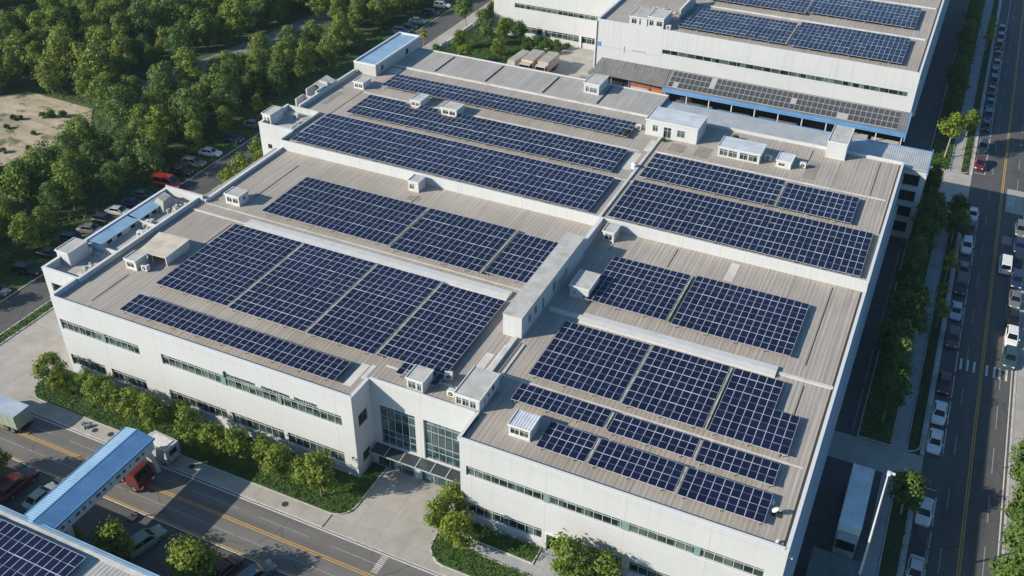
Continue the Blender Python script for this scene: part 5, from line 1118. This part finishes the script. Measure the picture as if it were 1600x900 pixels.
# ------------------------------------------------------------------ plants
def leaves(b, pts, nrm, size, rr, jit=.8):
    """one leaf-sized face per point, tilted about its outward direction"""
    for (x, y, z), n in zip(pts, nrm):
        n = Vector(n) + Vector((rr.uniform(-jit, jit), rr.uniform(-jit, jit), rr.uniform(-.2, .8)))
        n = n.normalized() if n.length > .01 else Vector((0, 0, 1))
        a = n.orthogonal().normalized(); a.rotate(Matrix.Rotation(rr.uniform(0, 6.283), 3, n)); c = n.cross(a)
        s = size * rr.uniform(.6, 1.35); t_ = s * rr.uniform(.45, .75); p = Vector((x, y, z))
        b.quad(tuple(p - a * s), tuple(p - c * t_ * .8 + a * s * .1), tuple(p + a * s), tuple(p + c * t_ + a * s * .15))
def crown_mb(seed, R, H0, H1, n, size, lobes=12, ragged=.35, lr=(.28, .52)):
    rr = random.Random(seed); b = MB(); ls = []
    for k in range(lobes):
        a = k * 2.4 + rr.uniform(-.5, .5); zf = (k + .5) / lobes; prof = math.sin(math.pi * min(1, .18 + .80 * zf)) ** .7
        d = R * .62 * prof * rr.uniform(.45, 1.1); ls.append((d * math.cos(a), d * math.sin(a), H0 + (H1 - H0) * (.10 + .78 * zf) + rr.uniform(-.3, .3), R * rr.uniform(*lr)))
    per = n // lobes; pts, nr = [], []
    for cx, cy, cz, r in ls:
        for _ in range(int(per * (r / (R * .4)) ** 1.6)):
            u = rr.uniform(-1, 1); th = rr.uniform(0, 6.283); s = math.sqrt(1 - u * u); d = r * (rr.random() ** .33) * rr.uniform(.75, 1 + ragged)
            v = (s * math.cos(th), s * math.sin(th), u)
            pts.append((cx + v[0] * d, cy + v[1] * d, cz + v[2] * d * .8)); nr.append(v)
    leaves(b, pts, nr, size, rr, .6); return b, ls
def make_tree(name, label, leafm, seed, R, H0, H1, n, size, barkm='bark', group=None, lobes=12, cat='tree', lr=(.28, .52)):
    t = thing(name, label, cat, (0, 0, 0), 0, group)
    b, ls = crown_mb(seed, R, H0, H1, n, size, lobes, lr=lr); b.build('crown', M[leafm], t)
    rr = random.Random(seed + 5); b = MB(); tr = max(.07, R * .045)
    tx, ty = rr.uniform(-.2, .2), rr.uniform(-.2, .2)
    b.tube([(0, 0, -.05), (tx * .4, ty * .4, H0 * .6), (tx, ty, H0 + (H1 - H0) * .35), (tx * 1.5, ty * 1.2, H0 + (H1 - H0) * .75)], [tr * 1.35, tr, tr * .75, tr * .3], 8)
    for cx, cy, cz, r in ls[:8]: b.tube([(tx * .7, ty * .7, H0 * .85), (cx * .5, cy * .5, (H0 + cz) / 2), (cx, cy, cz)], [tr * .55, tr * .35, tr * .15], 5)
    b.build('trunk', M[barkm], t); return t
class Kind:
    def __init__(s): s.used = set()
    def place(s, proto, x, y, z, sc, rz, label, group=None, szz=None):
        o = proto if proto.name not in s.used else copy_tree(proto)
        s.used.add(proto.name)
        o.location = (x, y, z); o.scale = (sc, sc, szz or sc); o.rotation_euler = (0, 0, rz); o['label'] = label
        if group: o['group'] = group
        return o
K = Kind()
FT = []
for i in range(7):
    lm = ['leaf_forest', 'leaf_forest2', 'leaf_forest3', 'leaf_forest', 'leaf_forest3', 'leaf_forest2', 'leaf_forest'][i]
    FT.append(make_tree('forest_tree', 'x', lm, 100 + i, 3.6 + .25 * (i % 3), 1.4, 8.4 + .6 * (i % 4), [4200, 3600, 5000][i % 3], [.24, .26, .22][i % 3], lobes=[20, 24, 28][i % 3], lr=[(.24, .42), (.2, .36), (.18, .34)][i % 3]))
def in_poly(x, y, pl):
    c = False
    for i in range(len(pl)):
        (x1, y1), (x2, y2) = pl[i - 1], pl[i]
        if (y1 > y) != (y2 > y) and x < (x2 - x1) * (y - y1) / (y2 - y1) + x1: c = not c
    return c
SAND = [(-48, 26), (-46.5, 54.0), (-58.5, 68.5), (-80, 69), (-90, 56), (-84, 30), (-66, 20)]
LANE = [(-61.5, 82), (-51.5, 74), (-38, 122), (-44, 134), (-55, 134)]
GLADE = [(-124, 84), (-103, 94), (-100, 106), (-122, 106)]
CAM = (100.377, -71.539, 90.031)
yaw, pit = math.radians(-24.5034), math.radians(-34.9644)
fwd = (math.sin(yaw) * math.cos(pit), math.cos(yaw) * math.cos(pit), math.sin(pit)); rgt = (math.cos(yaw), -math.sin(yaw), 0)
upv = tuple(Vector(rgt).cross(Vector(fwd)))
def inview(x, y, z, m=0.0):
    d = Vector((x, y, z)) - Vector(CAM); zz = d.dot(Vector(fwd))
    if zz < 1: return False
    u, v = 1539.84 * d.dot(Vector(rgt)) / zz, 1539.84 * d.dot(Vector(upv)) / zz
    return abs(u) < 800 + m and abs(v) < 450 + m
cand = []
yy = -30.0
row = 0
while yy < 230:
    xx = -29.5 - (row % 2) * 2.7
    while xx > -190:
        x, y = xx + rnd.uniform(-1.4, 1.4), yy + rnd.uniform(-1.4, 1.4)
        xx -= 5.7
        if x > -30.5 and rnd.random() < .25: continue
        if in_poly(x, y, SAND) or in_poly(x, y, LANE) or in_poly(x, y, GLADE): continue
        if inview(x, y, 4, 150): cand.append((x, y))
    yy += 5.0; row += 1
cand.sort(key=lambda p: (p[0] - CAM[0]) ** 2 + (p[1] - CAM[1]) ** 2)
near, rest = cand[:298], cand[298:]
FL = ['leafy tree with mid green crown in the dense woodland left of the factory', 'leafy tree with olive green crown in the dense woodland left of the factory', 'leafy tree with deep green crown in the dense woodland left of the factory']
for k, (x, y) in enumerate(near):
    i = rnd.randrange(7); s = rnd.choice((rnd.uniform(.5, .8), rnd.uniform(.75, 1.0), rnd.uniform(.95, 1.28)))
    if x > -34: s *= .85
    K.place(FT[i], x, y, -.05, s, rnd.uniform(0, 6.28), FL[[0, 1, 2, 0, 2, 1, 0][i]], 'woodland trees left of the factory')
if rest:
    b = MB()
    for x, y in rest:
        pts, nr = [], []
        s = rnd.uniform(.8, 1.15)
        for _ in range(420):
            u = rnd.uniform(-.5, 1); th = rnd.uniform(0, 6.28); q_ = math.sqrt(1 - u * u); d = rnd.uniform(.75, 1.05); v = (q_ * math.cos(th), q_ * math.sin(th), u)
            pts.append((x + 3.6 * s * v[0] * d, y + 3.6 * s * v[1] * d, 4.6 * s + 3.6 * s * v[2] * d)); nr.append(v)
        leaves(b, pts, nr, .45, rnd)
    tag(b.build('far_woodland', M['leaf_forest']), 'far rows of woodland crowns at the top left of the view', 'woodland', kind='stuff')
# undergrowth along the woodland edge and lane
def cover(name, label, area_pts, h, size, leafm, seed, wob=.5, cat='ground cover', z=.1):
    rr = random.Random(seed); b = MB(); pts, nr = [], []
    for x, y in area_pts:
        hh = h * (.35 + .65 * abs(math.sin(x * 1.3 + 1.7 * math.sin(y * .9)) * math.cos(y * 1.1 + .6 * x))) * rr.uniform(.5, 1.1)
        pts.append((x, y, z + hh * rr.uniform(.3, 1))); nr.append((0, 0, .8))
    leaves(b, pts, nr, size, rr); o = b.build(name, M[leafm]); tag(o, label, cat, kind='stuff'); return o
def rectpts(x0, x1, y0, y1, dens, rr, pred=None):
    n = int((x1 - x0) * (y1 - y0) * dens); out = []
    for _ in range(n):
        p = (rr.uniform(x0, x1), rr.uniform(y0, y1))
        if pred is None or pred(*p): out.append(p)
    return out
R2 = random.Random(5)
cover('undergrowth', 'dark low scrub along the woodland edge beside the lane', rectpts(-32.5, -28.2, -5, 200, 7, R2) + rectpts(-62, -50, 56, 78, 5, R2) + rectpts(-57, -46, 30, 58, 7, R2) + rectpts(-50, -40, 84, 125, 3, R2) + rectpts(-82, -58, 67.8, 74, 6, R2), .9, .24, 'leaf_forest3', 1, z=0)
cover('verge_plants', 'clumps of bright grass between the parked cars by the lane', rectpts(-28.5, -22.8, -6, 160, 5, R2, lambda x, y: math.sin(y * .9) > -.2), .35, .18, 'leaf_cover', 2, z=0)
cover('hedge', 'low clipped hedge strip between the lane and the side yard', rectpts(-15.7, -14.3, -7.5, 60, 30, R2), .55, .16, 'leaf_cover', 3)
fb = [(p[0], p[1]) for p in FRONTBED]
cover('ground_cover', 'bright green low planting covering the bed along the front wall', rectpts(-2.4, 49.4, -6.5, -.35, 46, R2, lambda x, y: in_poly(x, y, fb)) + rectpts(47.5, 49.3, -.3, 2.8, 50, R2), .34, .13, 'leaf_cover', 4)
cover('ground_cover', 'shaded leafy planting in the bed under the right wing windows', rectpts(60.6, 72.2, -2.9, -.8, 60, R2, lambda x, y: in_poly(x, y, RBED2)) + rectpts(77, 98, -2.9, -.7, 40, R2), 1.0, .15, 'leaf_cover', 5)
cover('ground_cover', 'mown planting in the rounded corner bed right of the forecourt', rectpts(60.4, 77, -7.6, -3.5, 40, R2, lambda x, y: in_poly(x, y, RBED1)) + rectpts(80.5, 98, -7.6, -5, 30, R2), .3, .13, 'leaf_cover', 6)
cover('ground_cover', 'dark shrubs filling the shaded strip between alley and path', rectpts(102.5, 106.5, 35, 106, 13, R2) + rectpts(102.5, 106.5, 127, 240, 8, R2), 1.3, .22, 'leaf_forest3', 7)
cover('ground_cover', 'sunlit grass clumps in the corner beds at the driveway mouth', rectpts(102.5, 106.5, 118.9, 127, 40, R2) + rectpts(108.6, 110.0, 119.5, 140, 30, R2), .6, .16, 'leaf_cover', 8)
cover('ground_cover', 'thin dark grass in the strip beside the parked cars', rectpts(108.6, 110.0, 36, 104, 26, R2) + rectpts(108.2, 110.1, -7, 28.6, 26, R2) + rectpts(108.6, 110, 140, 240, 14, R2), .3, .15, 'leaf_street', 9)
cover('garden_plants', 'mixed low garden planting beyond the back edge of the roof', rectpts(-10.4, 8.0, 100, 145.5, 14, R2), .9, .22, 'leaf_cover', 10, z=0)
# front bed trees
SM = [make_tree('small_tree', 'x', 'leaf_garden', 300 + i, 1.9, 1.1, 4.6, 1700, .17, lobes=11, group='small trees along the front wall') for i in range(4)]
FTREES = [(0.2, -3.6, 1.05, 'small bushy tree at the rounded left end of the front bed'), (2.6, -4.3, .8, 'dark low tree right beside the first one at the left end of the bed'), (5.6, -2.6, .75, 'small tree in front of the first lower window from the left corner'),
          (9.0, -4.4, .95, 'yellow-green tree left of the pair, in front of the second lower window'), (11.9, -4.5, .95, 'yellow-green tree right of the pair, in front of the second lower window'), (15.6, -4.1, 1.0, 'tree in the front bed halfway between the corner and the footbridge end'), (18.7, -4.4, 1.05, 'tree in the front bed just left of the camper van'),
          (21.4, -2.2, .75, 'small tree close to the wall behind the camper van'), (25.2, -4.4, 1.1, 'big round tree in the front bed just right of the camper van'), (28.8, -4.6, .95, 'leaning tree next right of the big round one'), (32.4, -4.5, 1.05, 'tree under the long window, middle of the front bed'),
          (35.8, -3.4, .85, 'shorter tree close to the wall, third from the forecourt'), (38.6, -4.7, 1.0, 'second tree from the forecourt corner in the front bed'), (41.7, -4.0, .8, 'low tree between the last two trees before the forecourt'), (44.9, -4.8, 1.3, 'last tree in the front bed before the forecourt corner'), (8.6, -2.2, .7, 'low tree against the wall below the first upper windows')]
for k, (x, y, s, lb) in enumerate(FTREES): K.place(SM[k % 4], x, y, .1, s * 1.14, rnd.uniform(0, 6.28), lb, 'small trees along the front wall', szz=s * 1.2)
for k, (x, y, s, lb) in enumerate([(61.0, -.2, 1.15, 'tree in the corner bed nearest the glass entrance'), (60.4, -3.6, 1.15, 'tree leaning over the forecourt from the corner bed'), (63.6, -4.8, 1.25, 'tree with pale trunk in the rounded corner bed right of the forecourt'), (76.9, -3.6, 1.5, 'large bushy tree before the service door at the bottom edge'), (80.6, -3.4, 1.3, 'second bushy tree at the bottom edge, right of the service door')]):
    K.place(SM[(k + 1) % 4], x, y, .1, s, rnd.uniform(0, 6.28), lb, 'small trees right of the forecourt')
BT = [make_tree('broad_tree', 'x', 'leaf_garden', 340 + i, 2.7, 1.4, 5.4, 3400, .20, lobes=14, group='trees in the roadside parking') for i in range(2)]
K.place(BT[0], 29.6, -22.6, 0, .95, 1.0, 'round tree beside the near end of the footbridge', 'trees in the roadside parking')
K.place(BT[1], 39.4, -21.4, 0, 1.12, 2.0, 'big round tree near the bottom edge beside the front road', 'trees in the roadside parking')
K.place(BT[0], 7.0, -19.2, 0, .9, 3.0, 'tree cut by the left edge above the maroon car', 'trees in the roadside parking')
K.place(BT[1], 23.6, -23.6, 0, .55, 4.0, 'small tree half under the footbridge near the warehouse eaves', 'trees in the roadside parking')
# street trees east
ST = [make_tree('street_tree', 'x', m_, 400 + i, 2.5, 2.2, 6.6, 2600, .22, barkm='bark_pale', lobes=12) for i, m_ in enumerate(['leaf_street', 'leaf_forest3', 'leaf_street'])]
GS = 'trees in the shaded strip along the right wall'
yy = 39.0
while yy < 105:
    K.place(ST[rnd.choice((0, 2, 1, 0))], 104.5 + rnd.uniform(-.7, .7), yy, .1, rnd.uniform(.8, 1.3), rnd.uniform(0, 6.28), 'dark leafy tree in the shaded strip between the right wall and the path', GS, szz=rnd.uniform(1.1, 1.45)); yy += rnd.uniform(5.0, 7.0)
yy = 140.0
while yy < 240:
    K.place(ST[rnd.choice((0, 1, 2))], 104.3 + rnd.uniform(-.5, .5), yy, .1, rnd.uniform(.85, 1.1), rnd.uniform(0, 6.28), 'dark leafy tree in the shaded strip beside the far factory', 'trees beside the far factory'); yy += rnd.uniform(5, 7)
YT = [make_tree('slender_tree', 'x', 'leaf_yellow', 430 + i, 1.5, 2.6, 6.2, 800, .20, barkm='bark_pale', lobes=8) for i in range(2)]
for k, (x, y, s, lb) in enumerate([(109.3, 77.5, .95, 'yellow-green tree catching the sun in the kerb strip, mid street'), (109.3, 64.0, .85, 'yellow-green tree nearest the crosswalk in the kerb strip'), (109.0, 70.5, .7, 'small yellow-green tree between two others in the kerb strip'), (108.9, 189, 1.0, 'yellowish tree far up the kerb strip'), (109.1, 198, .9, 'yellowish tree farthest up the kerb strip')]):
    K.place(YT[k % 2], x, y, .1, s, rnd.uniform(0, 6.28), lb, 'yellow-green trees in the kerb strip')
K.place(ST[0], 109.3, 91.0, .1, .95, 1.0, 'green tree in the kerb strip beside the dark red car'); K.place(ST[2], 109.2, 97.5, .1, .9, 2.0, 'green tree in the kerb strip closest to the junction')
K.place(ST[0], 109.3, 22.8, .1, 1.0, .5, 'street tree hanging over the white car by the lamp mast')
tt = make_tree('tall_tree', 'tall sunlit tree with long pale trunk on the grass corner by the junction', 'leaf_garden', 460, 2.9, 5.2, 10.5, 2200, .26, barkm='bark_pale', lobes=13); tt.location = (105.2, 124.0, .1); tt.scale = (1.0, 1.0, .92)
K.place(tt, 108.0, 129.5, .1, .8, 2.0, 'grey-green tree behind the tall sunlit one at the junction'); 
o = copy_tree(tt); o.location = (105.2, 124.0, .1); o.scale = (1, 1, .9); o['label'] = 'tall sunlit tree with long pale trunk on the grass corner by the junction'
for k, (y, x, s) in enumerate([(14, 121.4, 1.35), (19.5, 121.2, 1.3), (25, 121.9, 1.45), (31, 121.8, 1.35), (37, 122.8, 1.25), (43.5, 123.2, 1.1), (56.5, 124, 1.0), (63, 124.0, 1.0), (70, 124.3, 1.1), (77, 124.4, 1.0), (84, 124.4, 1.1), (91, 124.6, 1.1), (99, 124.5, 1.0), (107, 124.8, 1.0)]):
    K.place(ST[k % 3], x + .6, y, .1, s, rnd.uniform(0, 6.28), 'leafy tree on the far pavement at the right edge', 'trees along the right edge')
# trees left lane, garden and courtyard
for k, (x, y, s, lb) in enumerate([(-13.0, 51.0, .75, 'small tree just outside the left parapet, nearest the red van'), (-12.6, 55.5, .95, 'tree outside the left parapet, middle of three'), (-13.4, 61.0, .95, 'tree outside the left parapet, nearest the stair tower')]):
    K.place(SM[k % 4], x, y, 0, s * 1.35, rnd.uniform(0, 6.28), lb, 'trees outside the left parapet')
for k, (x, y, s, lb) in enumerate([(-18.4, 121.0, .75, 'thin small tree by the lane nearest the blue-roofed room'), (-15.6, 129.0, .8, 'thin small tree by the lane, second from the blue-roofed room'), (-13.4, 147.0, 1.3, 'dark leafy tree standing in the far lane')]):
    K.place(YT[k % 2] if k < 2 else ST[1], x, y, 0, s, rnd.uniform(0, 6.28), lb, 'small trees in the far lane')
GT = [(-6.0, 108, 1.0), (-2.5, 113, .9), (2.5, 107, .9), (-7.0, 120, 1.0), (-1.5, 124, 1.1), (4.5, 118, .8), (-7.5, 132, 1.1), (-2.5, 137, 1.2), (2.8, 132.5, 1.0), (-6.5, 144, 1.2), (-1.0, 143.6, 1.2), (4.0, 142, 1.1), (-8.5, 153, 1.2), (-7.5, 161, 1.2), (-8, 170, 1.2)]
for k, (x, y, s) in enumerate(GT): K.place(ST[k % 3] if k % 2 else BT[k % 2], x, y, 0, s * .78, rnd.uniform(0, 6.28), 'leafy tree in the garden between the lane and the courtyard', 'garden trees beyond the roof')
SHB = make_tree('shrub', 'round shrub', 'leaf_cover', 480, 1.6, .05, 2.2, 1100, .18, lobes=9, group='shrubs along the far left wing', cat='shrub')
for k, (x, y, s) in enumerate([(6.5, 141.5, 1.1), (9.0, 142.6, 1.3), (11.4, 142.2, 1.2), (13.6, 142.8, 1.1), (15.2, 140.2, .9), (8.0, 138.6, 1.0), (11.0, 139.2, .9), (16.0, 143.6, .8), (13.4, 138.4, .7)]): K.place(SHB, x, y, 0, s, k * 1.3, 'round shrub in the bed below the far left wing windows', 'shrubs along the far left wing')
K.place(SHB, 53.4, 78.2, ZH, .55, 1.0, 'small planted shrub in a pot at the end of the rear solar row', 'shrubs on the upper roof'); K.place(SHB, 60.0, 79.0, ZH, .38, 2.0, 'low plants in front of the long white roof shed', 'shrubs on the upper roof')
K.place(SHB, 71.0, 85.0, ZH, .5, 2.5, 'grey-green shrub behind the glass-fronted roof shed', 'shrubs on the upper roof'); K.place(SHB, 39.3, 98.8, 12.6, .8, 2.5, 'pale bush behind the grey box room at the courtyard edge', 'shrubs on the upper roof')
for k, (x, y, s) in enumerate([(-62, 44, .55), (-70, 52, .5), (-66, 60, .8), (-64.0, 61.2, .7), (-76, 45, .45), (-58.6, 47, .5), (-67.5, 59.2, .6), (-72, 55.6, .6), (-70.8, 56.3, .5), (-63, 52.4, .45)]): K.place(SHB, x, y, 0.02, s, k, 'small weed clump growing on the bare sand lot', 'weeds on the sand lot')

# ------------------------------------------------------------------ haze
hz = mat('haze_air', (1, 1, 1)); ht = hz.node_tree; ht.nodes.remove(ht.nodes['Principled BSDF'])
pv = ht.nodes.new('ShaderNodeVolumePrincipled'); pv.inputs['Color'].default_value = (.62, .82, 1, 1); pv.inputs['Density'].default_value = .00008; pv.inputs['Anisotropy'].default_value = .1
ht.links.new(pv.outputs[0], ht.nodes['Material Output'].inputs['Volume'])
tag(MB().box(-1830, 1830, -1230, 2630, -1.1, 96).build('haze', hz), 'faint blue haze over the whole site', 'haze', kind='stuff')

# ------------------------------------------------------------------ light, sky, camera
EL, AZ = math.radians(27), math.radians(40)
sun = bpy.data.lights.new('sun', 'SUN'); sun.energy = 4.8; sun.angle = math.radians(.53); sun.color = (1.0, .90, .755)
so = bpy.data.objects.new('sun', sun); COL.objects.link(so)
d = Vector((math.cos(EL) * math.cos(AZ), math.cos(EL) * math.sin(AZ), -math.sin(EL)))
so.rotation_euler = d.to_track_quat('-Z', 'Y').to_euler(); so.location = (-100, -100, 150)
wd = bpy.data.worlds.new('World'); scene.world = wd; wd.use_nodes = True
nt = wd.node_tree; bg = nt.nodes['Background']; sk = nt.nodes.new('ShaderNodeTexSky'); sk.sky_type = 'NISHITA'; sk.sun_disc = False
sk.sun_elevation = EL; sk.sun_rotation = math.radians(230); sk.air_density = 1.0; sk.dust_density = 1.0
tint = nt.nodes.new('ShaderNodeMix'); tint.data_type = 'RGBA'; tint.blend_type = 'MULTIPLY'; tint.inputs[0].default_value = 1.0
tint.inputs[7].default_value = (0.45, 0.71, 0.88, 1)
nt.links.new(sk.outputs[0], tint.inputs[6]); nt.links.new(tint.outputs[2], bg.inputs['Color']); bg.inputs['Strength'].default_value = .11
cam = bpy.data.cameras.new('camera'); cam.sensor_width = 36; cam.lens = 1539.84 * 36 / 1600; cam.clip_end = 5000; cam.clip_start = .5
co = bpy.data.objects.new('camera', cam); COL.objects.link(co)
rol = math.radians(.8036); R_, U_, F_ = Vector(rgt), Vector(upv), Vector(fwd)
r2 = R_ * math.cos(rol) + U_ * math.sin(rol); u2 = -R_ * math.sin(rol) + U_ * math.cos(rol)
co.matrix_world = Matrix(((r2.x, u2.x, -F_.x, CAM[0]), (r2.y, u2.y, -F_.y, CAM[1]), (r2.z, u2.z, -F_.z, CAM[2]), (0, 0, 0, 1)))
scene.camera = co
vs = scene.view_settings; vs.view_transform = 'Standard'; vs.look = 'None'; vs.exposure = 0.50; vs.gamma = 1.0; vs.use_curve_mapping = False
scene.cycles.max_bounces = 6; scene.cycles.use_denoising = True
